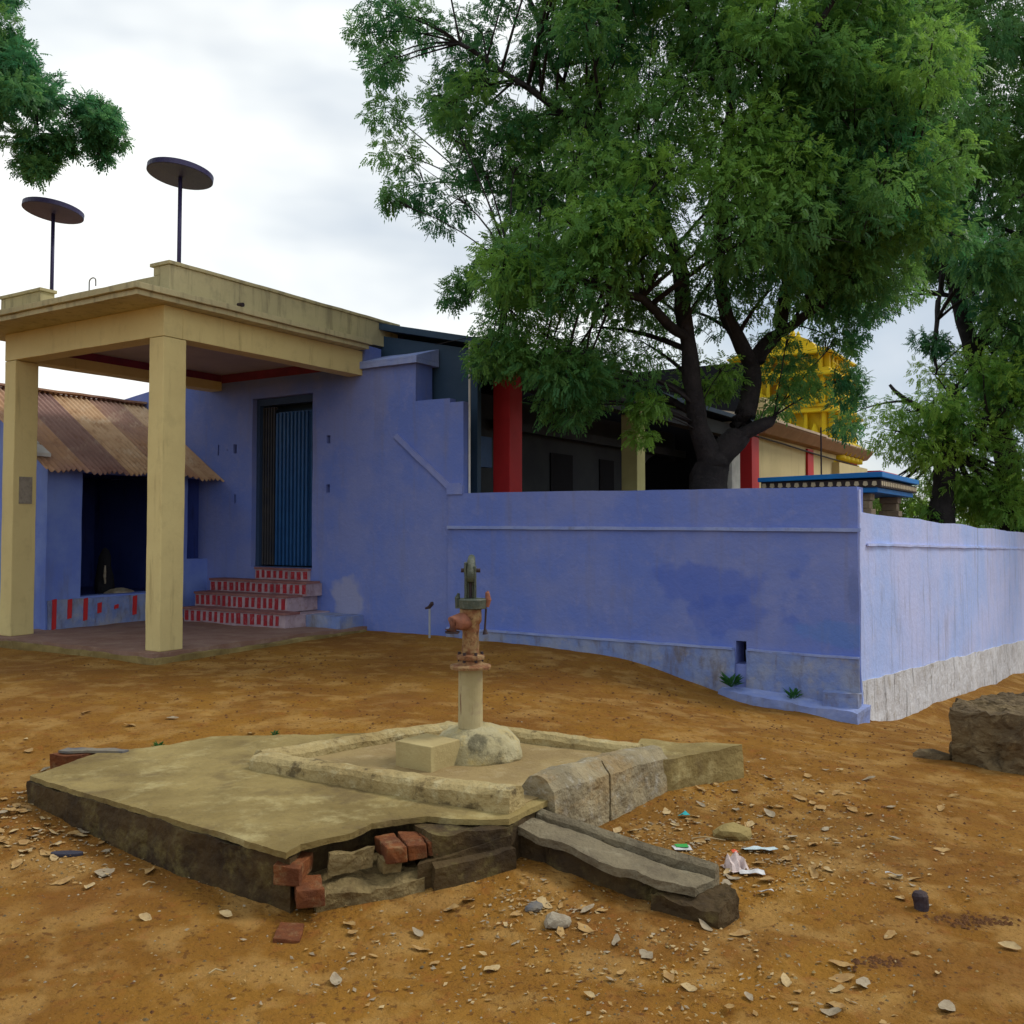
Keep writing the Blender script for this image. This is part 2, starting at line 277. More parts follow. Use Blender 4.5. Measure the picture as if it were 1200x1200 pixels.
        if rough:
            mx, amp, sc = rough[:3]
            bmesh.ops.remove_doubles(bm, verts=bm.verts, dist=.0005)
            for _ in range(9):
                es = [e for e in bm.edges if e.calc_length() > mx]
                if not es: break
                bmesh.ops.subdivide_edges(bm, edges=es, cuts=1, use_grid_fill=True)
                bmesh.ops.triangulate(bm, faces=[f for f in bm.faces if len(f.verts) > 4])
            bm.normal_update(); moves = []
            for v in bm.verts:
                p = v.co + org
                q = noise.noise_vector(p * sc) * amp + noise.noise_vector(p * sc * 3.1) * amp * .45 + noise.noise_vector(p * sc * .35) * amp * .8
                moves.append(q)
            for v, q in zip(bm.verts, moves): v.co += q
        bm.to_mesh(me); bm.free()
        if smooth: me.polygons.foreach_set('use_smooth', [True] * len(me.polygons))
        return me
def tag(o, label=None, cat=None, group=None, kind=None):
    if label: o['label'] = label
    if cat: o['category'] = cat
    if group: o['group'] = group
    if kind: o['kind'] = kind
    return o
def part(name, g, m, parent=None, org=None, label=None, **k):
    org = Vector(parent['_o']) if parent is not None else (org if org is not None else Vector((0, 0, 0)))
    mats = m if isinstance(m, list) else [m]
    me = g.mesh(name, mats, org, **k); o = bpy.data.objects.new(name, me); COL.objects.link(o)
    if parent is not None: o.parent = parent
    else: o.location = org
    o['_o'] = tuple(org)
    if label: o['label'] = label
    return o
def thing(name, org, label, cat, group=None, kind=None):
    o = bpy.data.objects.new(name, None); COL.objects.link(o); o.location = org; o['_o'] = tuple(org); o.empty_display_size = .2
    return tag(o, label, cat, group, kind)

# ------------------------------------------------------------------ ground
ctrl = [(0, 0, 0), (0, 2.5, 0), (-3, 2.5, .02), (3, 2.5, 0), (-2.6, 5.1, .12), (-1.7, 4.4, .05), (-.85, 3.8, 0), (-.4, 4.05, .01), (.05, 4.35, .06), (.55, 3.95, .0), (.95, 3.9, 0), (1.37, 5.7, .09), (.7, 5.0, .07), (-1.9, 6.2, .2), (-.4, 6.6, .2),
        (2.2, 4.5, .01), (3.1, 5.4, -.06), (3.3, 6.9, -.10), (4.2, 7.6, -.27), (5.0, 9.2, -.48), (1.2, 7.5, .08), (-2.5, 8, .22), (-5, 8, .25), (-6, 5, .2), (5, 4, -.05), (0, 9, .18), (-3, -4, 0), (4, -4, 0)]
for u, z in ((-1.2, .25), (0, .25), (.9, .235), (2.0, .185), (2.62, .105), (3.2, -.05), (3.735, -.165), (4.25, -.2), (4.8, -.25)):
    p = T(u, -.05, z); ctrl.append(tuple(p))
for u, n, z in ((1, -1.5, .2), (2.2, -1.2, .15), (3.2, -1.2, .03), (4.25, -1.2, -.12), (1, 3, .2), (4, 3, .1), (3, 8, .1)): ctrl.append(tuple(T(u, n, z)))
for u in (-4.4, -3, -1.5): p = T(u, -3.3, .2); ctrl.append(tuple(p))
for u in (-5, -3): p = T(u, 4, .3); ctrl.append(tuple(p))
CORN = T(4.8, 0, 0); DR = Vector((.587, .809))
for s_, z in ((1.1, -.46), (2.2, -.54), (3.3, -.60), (4.7, -.68), (7, -.86), (9.8, -1.05), (14, -1.3)): ctrl.append((CORN.x + DR.x * s_ + .1, CORN.y + DR.y * s_, z)); s_ > 2 and ctrl.append((CORN.x + DR.x * s_ + 2.6, CORN.y + DR.y * s_ - 1.9, z + .1))
for a in range(12): ctrl.append((70 * math.cos(a * .5236), 70 * math.sin(a * .5236), -.5))
CP = np.array(ctrl); D = np.sqrt(np.linalg.norm(CP[:, None, :2] - CP[None, :, :2], axis=2) ** 2 + .06)
A = np.block([[D, np.ones((len(CP), 1))], [np.ones((1, len(CP))), np.zeros((1, 1))]])
WT = np.linalg.solve(A + np.diag([-.06] * len(CP) + [0]), np.append(CP[:, 2], 0))
def gh(x, y):
    z = float(np.sqrt((CP[:, 0] - x) ** 2 + (CP[:, 1] - y) ** 2 + .06) @ WT[:-1] + WT[-1])
    p = Vector((x, y, 0)); return z + noise.noise(p * 1.3) * .018 + noise.noise(p * 4.5) * .008 + noise.noise(p * 13) * .0035
def axis(lo, hi, step, far): 
    c = list(np.arange(lo, hi, step)); s = step; a = hi; r = []
    while a < far: r.append(a); s *= 1.22; a += s
    s = step; a = lo - step; l = []
    while a > -far: l.append(a); s *= 1.22; a -= s
    return l[::-1] + c + r + [far + 5]
xs = axis(-3.6, 4.4, .032, 220); ys = axis(2.4, 9.4, .034, 240)
gv = []; zz = None
for y in ys:
    for x in xs:
        zz = gh(x, y); p = Vector((x, y, 0))
        if -4 < x < 5 and 2 < y < 9.6: zz += noise.noise(p * 38) * .0028 + max(0, noise.noise(p * 24 + Vector((9, 3, 0))) - .42) * .022 - max(0, noise.noise(p * 6.5 + Vector((3, 9, 0))) - .38) * .05
        gv.append((x, y, zz))
nx = len(xs); gf = [(j * nx + i, j * nx + i + 1, (j + 1) * nx + i + 1, (j + 1) * nx + i) for j in range(len(ys) - 1) for i in range(nx - 1)]
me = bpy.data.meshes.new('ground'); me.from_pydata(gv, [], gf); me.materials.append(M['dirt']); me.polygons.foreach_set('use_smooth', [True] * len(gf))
go = bpy.data.objects.new('ground', me); COL.objects.link(go); go['kind'] = 'structure'

# ------------------------------------------------------------------ gateway wall with the door
wo = T(-2, 0, .3)
gw = thing('gateway_wall', wo, 'blue painted temple gateway wall with stepped top behind the cream porch', 'wall')
DU0, DU1, DZ0, DZ1 = -3.44, -2.28, 1.02, 3.39
holes = [(DU0, DU1, DZ0, DZ1)]
niches = [(-2.03, -1.96, 2.69, 2.80), (-2.03, -1.96, 2.03, 2.14), (-3.82, -3.75, 2.63, 2.76), (-4.15, -4.12, 2.62, 2.77), (-3.81, -3.77, 1.92, 2.04), (-3.96, -3.94, 2.68, 2.70)]
hu = sorted({-6.9, -5.0, 0.0} | {h[i] for h in holes + niches for i in (0, 1)} | {-1.377, -.53}); hz = sorted({-.3, 3.153} | {h[i] for h in holes + niches for i in (2, 3)} | {3.64, 3.95, 3.40})
inside = lambda u, z, hs: any(a < u < b and c < z < d for a, b, c, d in hs)
def outline(u, z): return z < (3.40 if u < -5 else 3.95 if u < -1.377 else 3.64 if u < -.53 else 3.153)
g = G().cells(hu, hz, lambda u, z: outline(u, z) and not inside(u, z, holes + niches), 0, .12)
g.cells(sorted({-6.9, -5.0, 0.0, DU0, DU1, -1.377, -.53}), sorted({-.3, DZ0, 3.153, DZ1, 3.40, 3.64, 3.95}), lambda u, z: outline(u, z) and u < -.53 and not inside(u, z, holes), .121, .34)
g.box(.0, .203, 0, .12, -.3, 3.10); g.slab([(-6.9, 3.401), (-6.9, 3.50), (-6.45, 3.575), (-5.7, 3.67), (-5.001, 3.74), (-5.001, 3.401)], .0, .34)
part('wall_face', g, M['blue'], gw, rough=(.22, .006, 1.3))
g = G().prism([(-1.43, -.06), (-.47, -.06), (-.47, .4), (-1.43, .4)], 3.63, 3.69); g.prism([(-1.43, -.06), (-.47, -.06), (-.47, .4), (-1.43, .4)], 3.692, [3.72, 3.72, 3.86, 3.86])
part('pier_cap', g, M['blue_ledge'], gw, rough=(.1, .006, 3))
g = G().slab([(-.87, 2.72), (-.81, 2.76), (.08, 2.05), (.03, 1.99)], -.03, .0); g.slab([(-.02, 1.97), (.215, 1.97), (.215, 2.07), (.17, 2.11), (.0, 2.11)], -.05, .0)
part('sloping_coping', g, M['coping'], gw, rough=(.09, .006, 4))
g = G().box(-1.945, -1.36, -.45, -.002, .0, .45)
part('plinth_ledge', g, M['blue_plinth'], gw, rough=(.08, .01, 4))
# door opening
dr = part('door_frame', G().box(DU0, DU0 + .06, .08, .2, DZ0, DZ1).box(DU1 - .06, DU1, .08, .2, DZ0, DZ1).box(DU0 + .06, DU1 - .06, .08, .2, DZ1 - .1, DZ1).box(DU0, DU1, .05, .3, DZ0 - .02, DZ0 + .012), M['frame'], gw, bevel=.004)
g = G(); 
for i in range(5): g.box(DU0 + .07 + i * .052, DU0 + .095 + i * .052, .13, .15, DZ0 + .03, DZ1 - .12)
for z in (DZ0 + .03, 2.1, DZ1 - .16): g.box(DU0 + .06, DU0 + .33, .151, .165, z, z + .04)
g.box(DU0 + .065, DU0 + .335, .168, .172, DZ0 + .03, 2.1)
part('gate_leaf', g, M['gate_dark'], dr, label='dark folded gate leaf on the left')
g = G(); a, b_ = DU0 + .35, DU1 - .17
n_ = 9
for i in range(n_): u = a + (b_ - a) * i / n_; g.box(u + .012, u + .045, .10, .125, DZ0 + .03, DZ1 - .22)
for z in (DZ0 + .03, 1.55, 2.05, 2.62, DZ1 - .25): g.box(a, b_, .141, .155, z, z + .035)
g.box(a, b_, .157, .162, DZ0 + .035, DZ1 - .2)
g.box(b_ + .03, b_ + .05, .12, .14, DZ0 + .03, DZ1 - .2).box(b_ + .08, b_ + .1, .12, .14, DZ0 + .03, DZ1 - .2)
part('gate_leaf', g, M['gate'], dr, label='blue barred metal gate leaf')
part('rear_dark_sheet', G().box(DU0 - .8, DU1 + .8, .9, .95, .3, 3.9), M['black'], gw)  # black sheet standing in for the darkness behind the gate

# entrance steps
st = thing('entrance_steps', T(-2.9, -.4, .31), 'red and white striped entrance steps climbing to the blue gate', 'steps')
ZS = [.31, .50, .69, .86, 1.02]
RW = [(-3.86, -1.95, -.80), (-3.94, -2.17, -.55), (-3.94, -2.09, -.29), (-3.31, -2.30, -.045)]
for i, (a, b_, n) in enumerate(RW):
    s1 = part('step', G().box(a, b_, n, -.003 if i else -.003, ZS[i] - (.02 if i else .3), ZS[i + 1] - .03), M['step'], st, rough=(.12, .004, 5))
    part('tread', G().box(a - .01, b_ + .01, n - .015, (RW[i + 1][2] if i < 3 else -.003) + .0, ZS[i + 1] - .03, ZS[i + 1]), M['tread'], s1, rough=(.12, .004, 5))
    g = G(); u = a + .03; rs = random.Random(i)
    while u < b_ - .06:
        wd = rs.uniform(.045, .07); zt = ZS[i + 1] - .035 - rs.uniform(0, .012); zb = ZS[i] + rs.uniform(.004, .022); k = rs.uniform(-.006, .006)
        g.slab([(u, zb), (u + wd, zb + .003), (u + wd + k, zt), (u + k, zt - .003)], n - .009, n + .02); u += wd + rs.uniform(.045, .065)
    part('riser_stripes', g, M['red_stripe'], s1)

# ------------------------------------------------------------------ compound front wall
fw = thing('compound_wall', T(2.4, 0, 0), 'lower blue compound wall with raised band running behind the hand pump', 'wall')
us = sorted({.0, 4.80, 3.59, 3.70, 1.2, 2.4}); hole = (3.59, 3.70, .19, .425)
g = G().cells(us, [-.7, .19, .425, 1.2, 1.96], lambda u, z: not inside(u, z, [hole]), -.03, .12, ztop=lambda u: 1.985 - .03 * u / 4.8)
g.cells(us, [-.7, .19, .425, 1.2, 1.96], lambda u, z: not inside(u, z, [hole]), .121, .22, ztop=lambda u: 1.985 - .03 * u / 4.8)
part('wall_face', g, M['blue'], fw, rough=(.16, .007, 1.6))
part('raised_band', G().slab([(-.0, 1.555), (4.83, 1.525), (4.83, 1.56), (0, 1.592)], -.06, -.03), M['blue_ledge'], fw, rough=(.12, .004, 3))
g = G().slab([(-.0, -.4), (3.585, -.6), (3.585, .345), (2.0, .35), (.9, .36), (.0, .36)], -.058, -.03); g.slab([(3.705, -.6), (4.80, -.7), (4.80, .335), (3.705, .34)], -.058, -.03)
part('plinth', g, M['blue_plinth'], fw, rough=(.09, .009, 3.5))
g = G().slab([(-.0, .345), (3.57, .33), (3.57, .352), (0, .37)], -.072, -.03); g.slab([(3.72, .33), (4.8, .325), (4.8, .345), (3.72, .35)], -.068, -.03)
part('plinth_lip', g, M['blue_ledge'], fw, rough=(.07, .006, 5))
part('drain_dark_sheet', G().box(3.5, 3.8, .221, .24, .1, .5), M['black'], fw)  # black sheet behind the hole stands in for its shaded depth
lg = part('wall_foot_ledge', G().prism([(3.45, -.16), (3.9, -.28), (4.4, -.27), (4.84, -.32), (4.88, .0), (3.45, .0)], -.6, [-.06, -.08, -.12, -.13, -.1, -.03]), M['blue_ledge'], org=T(4.1, -.15, -.2), rough=(.06, .02, 4)); tag(lg, 'broken pale concrete ledge along the foot of the blue wall near the corner', 'ledge')
lb = part('cement_lump', G().box(4.5, 4.82, -.2, -.062, -.13, .02), M['blue_plinth'], org=T(4.66, -.12, -.13), rough=(.05, .02, 5)); tag(lb, 'grey blue cement lump at the foot of the wall corner', 'lump')

# right return wall
rw_o = Vector((CORN.x, CORN.y, 0))
def XR(s, t, z): return Vector((CORN.x + DR.x * s + DR.y * t, CORN.y + DR.y * s - DR.x * t, z))   # s along the wall, t towards the viewer's side
rw = thing('side_wall', rw_o, 'pale lavender side wall with stained white base running back from the corner', 'wall')
g = G(XR); zs_ = lambda s: 1.715 - .0235 * s
NS = 12
prof = [(.03 + .9 * i * 14 / NS / .9) for i in range(NS + 1)]
pts = [(s, -.7 - .07 * s) for s in prof] + [(s, zs_(s) + .015 * math.sin(s * 3)) for s in prof[::-1]]
g.v += [XR(s, .0, z) for s, z in pts] + [XR(s, -.24, z) for s, z in pts]; n = len(pts)
for i in range(NS):
    a, b_, c, d = i, i + 1, n - 2 - i, n - 1 - i
    g.f += [[a, b_, c, d], [n + a, n + d, n + c, n + b_], [d, c, n + c, n + d], [a, n + a, n + b_, b_]]; g.mi += [0] * 4
g.f += [[0, n - 1, 2 * n - 1, n], [NS, n + NS, n + NS + 1, NS + 1]]; g.mi += [0, 0]
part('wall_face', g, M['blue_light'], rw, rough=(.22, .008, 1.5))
def strip(z0f, z1f, t0, t1, s0, s1, k=14):
    g = G(XR)
    for i in range(k):
        a = s0 + (s1 - s0) * i / k; b_ = s0 + (s1 - s0) * (i + 1) / k
        g.add([(a, t0, z0f(a)), (b_, t0, z0f(b_)), (b_, t1, z0f(b_)), (a, t1, z0f(a)), (a, t0, z1f(a)), (b_, t0, z1f(b_)), (b_, t1, z1f(b_)), (a, t1, z1f(a))],
              [(4, 5, 6, 7), (3, 2, 6, 7), (0, 1, 5, 4)] + ([(0, 4, 7, 3)] if i == 0 else []) + ([(1, 2, 6, 5)] if i == k - 1 else []) + [(0, 3, 2, 1)])
    return g
part('plinth', strip(lambda s: -.8 - .07 * s, lambda s: .11 - .052 * s + .008 * math.sin(s * 5), .0, .014, .02, 14, 40), M['white_plinth'], rw, rough=(.12, .012, 4))
part('raised_band', strip(lambda s: 1.395 - .021 * s, lambda s: 1.42 - .021 * s, .0, .018, .25, 14, 30), M['blue_light'], rw, rough=(.12, .006, 5))
part('corner_pier', G(XR).box(-.0, .035, -.22, .012, -.7, 1.93), M['blue_light'], rw, rough=(.1, .012, 4))

# ------------------------------------------------------------------ porch
po = thing('entrance_porch', T(-2.8, -1.5, .3), 'cream yellow flat roofed porch on square pillars in front of the blue gate', 'porch')
part('floor', G().box(-4.5, -1.3, -3.25, -.004, -.05, .305), M['floor'], po, rough=(.14, .012, 2.5))
g = G().prism([(-4.55, -3.30), (-1.25, -3.27), (-1.20, -1.6), (-1.25, -.06), (-1.301, -.06), (-1.301, -3.251), (-4.55, -3.251)], -.1, .27)
part('floor_edge', g, M['conc'], po, rough=(.09, .02, 3))
for (a, b_) in ((-1.636, -1.404), (-4.31, -4.083)):
    p_ = part('pillar', G().box(a, b_, -3.09, -2.80, .30, 3.545), M['cream'], po, bevel=.01, rough=(.12, .0045, 2.5))
part('notice_plaque', G().box(-4.081, -4.072, -3.02, -2.86, 1.85, 2.17), M['plaque'], po)
g = G().box(-4.31, -1.404, -3.09, -2.85, 3.55, 3.87); g.box(-1.64, -1.404, -2.848, -.003, 3.55, 3.868); g.box(-4.31, -4.083, -2.848, -.003, 3.55, 3.868)
part('beam', g, M['cream'], po, bevel=.006, rough=(.15, .003, 2.5))
part('ceiling', G().box(-4.08, -1.642, -2.846, -.006, 3.78, 3.86), M['ceiling'], po)
g = G().box(-4.081, -4.071, -2.84, -.02, 3.68, 3.777); g.box(-1.652, -1.643, -2.84, -.02, 3.68, 3.777); g.box(-4.07, -1.654, -.018, -.006, 3.66, 3.777); g.box(-4.07, -1.654, -2.846, -2.836, 3.68, 3.777)
part('ceiling_band', g, M['maroon'], po)
g = G().box(-4.75, -1.25, -3.53, -.05, 3.871, 3.925); g.box(-4.79, -1.21, -3.57, -.03, 3.927, 3.99)
part('projecting_slab', g, M['cream_top'], po, bevel=.006, rough=(.12, .0035, 3))
part('roof_deck', G().box(-4.45, -1.41, -3.0, .6, 3.992, 4.03), M['cream_top'], po)
g = G().box(-1.56, -1.404, -3.03, .72, 3.992, 4.31); g.box(-3.70, -1.562, -3.03, -2.9, 3.992, 4.215); g.box(-4.52, -3.70, -3.03, -2.85, 3.992, 4.33); g.box(-4.52, -4.4, -2.849, .5, 3.992, 4.2); g.box(-1.66, -1.561, -3.03, -2.9, 4.217, 4.31)
g.box(-1.68, -1.385, -3.05, .74, 4.312, 4.35); g.box(-4.54, -3.68, -3.05, -2.83, 4.332, 4.37); g.box(-1.700, -1.6801, -3.05, -2.88, 4.312, 4.35)
part('parapet', g, M['cream_top'], po, bevel=.006, rough=(.14, .004, 2.5))
part('water_spout', G().tube([(-1.42, -2.1, 4.06), (-1.33, -2.1, 4.055)], .025, 10), M['dark_iron'], po)
part('parapet_end', G().slabn([(.742, 3.95), (.8, 3.95), (.84, 4.2), (.8, 4.33), (.742, 4.34)], -1.56, -1.40), M['disc'], po, rough=(.06, .008, 5))
# rooftop discs on poles, and the hook
for (u, zb, zt, lab) in ((-1.61, 4.03, 5.36, 'dark round metal disc on a tall pole above the porch corner pillar'), (-3.93, 4.03, 5.37, 'dark round metal disc on a pole at the far left of the porch roof')):
    t_ = thing('rooftop_disc', T(u, -2.75, zb), lab, 'disc pole', 'round discs on poles on the porch roof')
    part('pole', G().tube([(u, -2.75, zb), (u + (.005), -2.75, zt)], .022, 10), M['disc'], t_, smooth=True)
    tl = Matrix.Rotation(R(6), 3, 'Y') @ Matrix.Rotation(R(-4), 3, 'X'); c = T(u, -2.75, zt)
    part('disc', G().lathe(tuple(c), [(.02, -.012), (.335, -.005), (.345, 0), (.345, .055), (.33, .062), (.05, .10), (.03, .12)], 40, tilt=tl), M['disc'], t_)
hk = part('rebar_hook', G().tube([(-2.86, -2.97, 4.2), (-2.86, -2.97, 4.33)] + [(-2.80 - .06 * math.cos(a), -2.97, 4.33 + .04 * math.sin(a)) for a in np.linspace(.3, 2.84, 7)] + [(-2.74, -2.97, 4.31), (-2.74, -2.97, 4.27)], .007, 6), M['slate'], org=T(-2.8, -2.97, 4.2)); tag(hk, 'small bent steel hook standing on the low porch parapet', 'hook')

# ------------------------------------------------------------------ shed on the left
SU = -4.35
sh = thing('side_shed', T(-5.5, -1.3, .3), 'blue shed with rusty corrugated roof and dark opening left of the porch', 'shed')
ns_ = [-2.49, -2.02, -.75, -.36, .0]; zsh = [-.1, .69, 1.12, 2.28, 2.34]
XS = lambda a, b_, z: T(b_, a, z)
g = G(XS).cells(ns_, zsh, lambda n, z: not (-2.02 < n < -.75 and .69 < z < 2.28) and not (-.36 < n < 0 and 1.12 < z < 2.28), SU, SU - .22)
part('wall', g, M['shed_blue'], sh, rough=(.2, .008, 2))
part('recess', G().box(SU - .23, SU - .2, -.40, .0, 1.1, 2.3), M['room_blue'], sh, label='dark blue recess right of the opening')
g = G().add([(SU, -2.49, -.1), (-6.9, -2.49, -.1), (-6.9, -2.49, 2.3), (-5.8, -2.49, 3.36), (SU, -2.49, 2.34), (SU, -2.30, -.1), (-6.9, -2.30, -.1), (-6.9, -2.30, 2.3), (-5.8, -2.30, 3.36), (SU, -2.30, 2.34)],
            [(0, 1, 2, 3, 4), (9, 8, 7, 6, 5), (0, 5, 6, 1), (1, 6, 7, 2), (2, 7, 8, 3), (3, 8, 9, 4), (4, 9, 5, 0)])
g2 = G(); g2.v = [v + Vector((0, 0, 0)) for v in g.v]; g2.f = g.f; g2.mi = g.mi
for i, v in enumerate(g2.v): g2.v[i] = v - Vector((N2.x, N2.y, 0)) * .004 
part('gable', g2, M['shed_blue'], sh, rough=(.25, .006, 2))
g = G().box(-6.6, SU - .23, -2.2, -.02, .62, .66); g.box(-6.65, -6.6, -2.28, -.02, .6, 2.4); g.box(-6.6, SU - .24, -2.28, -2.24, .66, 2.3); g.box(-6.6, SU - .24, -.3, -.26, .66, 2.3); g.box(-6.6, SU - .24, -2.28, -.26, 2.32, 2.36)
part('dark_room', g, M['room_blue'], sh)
part('base_band', G().box(SU + .0, SU + .03, -2.47, -.9, -.1, .665), M['blue_plinth'], sh, rough=(.09, .01, 3))
for n, z0, z1 in ((-2.43, .30, .68), (-2.22, .42, .67), (-2.0, .38, .67), (-1.80, .46, .60), (-1.55, .5, .56), (-1.27, .40, .66)): part('red_stripe', G().slabn([(n, z0), (n + .055, z0 + .01), (n + .06, z1), (n + .004, z1 - .01)], SU + .022, SU + .046), M['red'], sh)
# corrugated roof: sine sheets running down towards +u
EU, EZ, RU, RZ = -4.02, 2.27, -5.85, 3.47
g = G(); NN = 300; n0_, n1_ = -2.72, .14; UU = 9; b = 0
for j in range(UU + 1):
    t = j / UU; 
    for i in range(NN + 1):
        n = n0_ + (n1_ - n0_) * i / NN; ph = (n - n0_) / .08 * 2 * math.pi; lift = .006 * ((i // 60) % 2)
        sag = .05 * math.sin(t * 3.14) * 0 + (-.04 * max(0, (n + .45)) * t)
        jag = (.03 * math.sin(i * .11) + .02 * math.sin((i // 60) * 2.1)) * (t == 1)
        g.v.append(T(RU + (EU - RU) * t + jag, n, RZ + (EZ - RZ) * t + .017 * math.sin(ph) + lift + sag - jag * .6))
for j in range(UU):
    for i in range(NN): a = j * (NN + 1) + i; g.f.append([a, a + 1, a + NN + 2, a + NN + 1]); g.mi.append((0, 1, 2, 0, 2)[min(i // 60, 4)])
rf = part('roof_sheet', g, [M['rustroof'], M['rustroof_dk'], M['rustroof_tan']], sh, smooth=True); md = rf.modifiers.new('thick', 'SOLIDIFY'); md.thickness = .006
part('rear_roof_sheet', G().add([(RU, n0_, RZ), (RU, n1_, RZ), (-7.3, n1_, 2.3), (-7.3, n0_, 2.3), (RU, n0_, RZ - .02), (RU, n1_, RZ - .02), (-7.3, n1_, 2.28), (-7.3, n0_, 2.28)], [(0, 1, 2, 3), (7, 6, 5, 4), (0, 4, 5, 1), (3, 2, 6, 7), (0, 3, 7, 4), (1, 5, 6, 2)]), M['rustroof'], sh)
part('ridge_cap', G().box(RU - .1, RU + .08, n0_, n1_, RZ + .012, RZ + .04), M['rustroof'], sh, rough=(.2, .01, 3))
g = G(); 
for k, (t0, t1) in enumerate(((.62, .75), (.77, .88))): g.add([(RU + (EU - RU) * t, n0_ - .03 + dn, RZ + (EZ - RZ) * t + dz) for t in (t0, t1) for dn in (0, .22) for dz in (.02, .06)], [(0, 1, 3, 2), (4, 6, 7, 5), (0, 4, 5, 1), (2, 3, 7, 6), (1, 5, 7, 3), (0, 2, 6, 4)])
part('rake_mortar', g, M['white'], sh, rough=(.08, .012, 5))
ps = thing('shrine_stone', T(-5.0, -1.3, .66), 'small dark standing stone with pale garland inside the shed opening', 'stone')
part('stone', G().lathe(tuple(T(-5.0, -1.22, .66)), [(.12, 0), (.13, .1), (.1, .3), (.08, .5), (.04, .6), (.01, .63)], 14), M['black'], ps, rough=(.08, .015, 6))
part('garland', G().tube([(-4.88, -1.30, .80), (-4.87, -1.31, .92), (-4.88, -1.30, 1.05)], [.014, .02, .012], 8), M['stone'], ps, rough=(.03, .006, 12))
cl = part('cloth_heap', G().lathe(tuple(T(-4.72, -1.18, .66)), [(.2, 0), (.19, .03), (.12, .07), (.05, .09), (.01, .095)], 18), M['stone'], org=T(-4.72, -1.18, .66), rough=(.04, .025, 7), smooth=True); tag(cl, 'crumpled grey white cloth on the sill of the dark shed opening', 'cloth')

# ------------------------------------------------------------------ temple hall behind
hl = thing('temple_hall', T(-2, 8, .3), 'long open sided temple hall with cream side wall and dark roof behind the tree', 'hall')
HU = .2
part('roof', G().add([(.42, .32, 3.80), (.42, 10.6, 3.76), (-6, 10.6, 5.2), (-6, .32, 5.25), (.42, .32, 3.88), (.42, 10.6, 3.84), (-6, 10.6, 5.3), (-6, .32, 5.35)], [(0, 1, 2, 3), (7, 6, 5, 4), (0, 4, 5, 1), (3, 2, 6, 7), (0, 3, 7, 4), (1, 5, 6, 2)]), M['darksheet'], hl)
part('front_gable', G().slab([(-6, .3), (.12, .3), (.12, 3.80), (-6, 5.15)], .42, .50), M['darksheet'], hl)
part('front_gutter', G().tube([(.222, .10, 1.9), (.222, .10, 3.85)], .014, 8), M['white'], hl, label='thin pale pipe at the corner of the dark gable')
part('floor', G().box(-6, .2, .51, 21, -.2, .55), M['hall_dull'], hl)
p_ = part('pillar', G().box(-.06, .2, 1.05, 1.36, .5, 3.78), M['red'], hl, bevel=.01, label='bright red square pillar')
p_ = part('pillar', G().box(-.09, .2, 4.97, 5.28, .5, 3.76), M['pillar_cream'], hl, bevel=.01, label='cream yellow square pillar')
part('pillar', G().box(-.1, .2, 9.55, 10.05, .5, 3.76), M['white'], hl, bevel=.01, label='greyish white square pillar')
part('eave_beam', G().box(-.05, .19, 1.4, 10.6, 3.45, 3.7), M['hall_dull'], hl)
# inner arcade
g = G(lambda a, b_, z: T(b_, a, z)); arches = [(8.9, 11.5), (12.3, 14.2)]
k = 10
def arc_wall(g, n0, n1, z0, z1, u0, u1, openings):
    x = n0
    for a, b_ in openings:
        g.box(x, a, u0, u1, z0, z1)
        c = .5 * (a + b_); r = .5 * (b_ - a); zs0 = 2.45
        for i in range(k):
            t0 = math.pi * i / k; t1 = math.pi * (i + 1) / k; xa, xb = c - r * math.cos(t0), c - r * math.cos(t1); za, zb = zs0 + .75 * math.sin(t0), zs0 + .75 * math.sin(t1)
            g.add([(xa, u0, za), (xb, u0, zb), (xb, u0, z1), (xa, u0, z1), (xa, u1, za), (xb, u1, zb), (xb, u1, z1), (xa, u1, z1)], [(0, 1, 2, 3), (7, 6, 5, 4), (0, 4, 5, 1), (3, 2, 6, 7)])
        x = b_
    g.box(x, n1, u0, u1, z0, z1)
arc_wall(g, 2.2, 16, .5, 3.7, -1.6, -1.8, arches)
part('inner_arcade', g, M['hall_dull'], hl)
for q in ((5.2, 6.0), (7.1, 7.7)): part('doorway_dark_panel', G().box(-1.598, -1.57, q[0], q[1], .6, 2.9), M['black'], hl)  # black panels on the arcade face paint in the dark of open doorways
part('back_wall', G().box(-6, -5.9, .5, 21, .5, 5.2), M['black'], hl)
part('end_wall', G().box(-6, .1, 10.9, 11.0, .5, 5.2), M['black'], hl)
part('low_panel', G().box(-1.55, -1.50, .52, 3.2, .5, 2.5), M['hall_dull'], hl)
part('blue_panel', G().box(-1.55, -1.50, .52, 3.2, 2.52, 3.0), M['gate'], hl)
part('lintel', G().box(-1.5, -1.35, 3.2, 16, 3.15, 3.3), M['hall_dull'], hl)
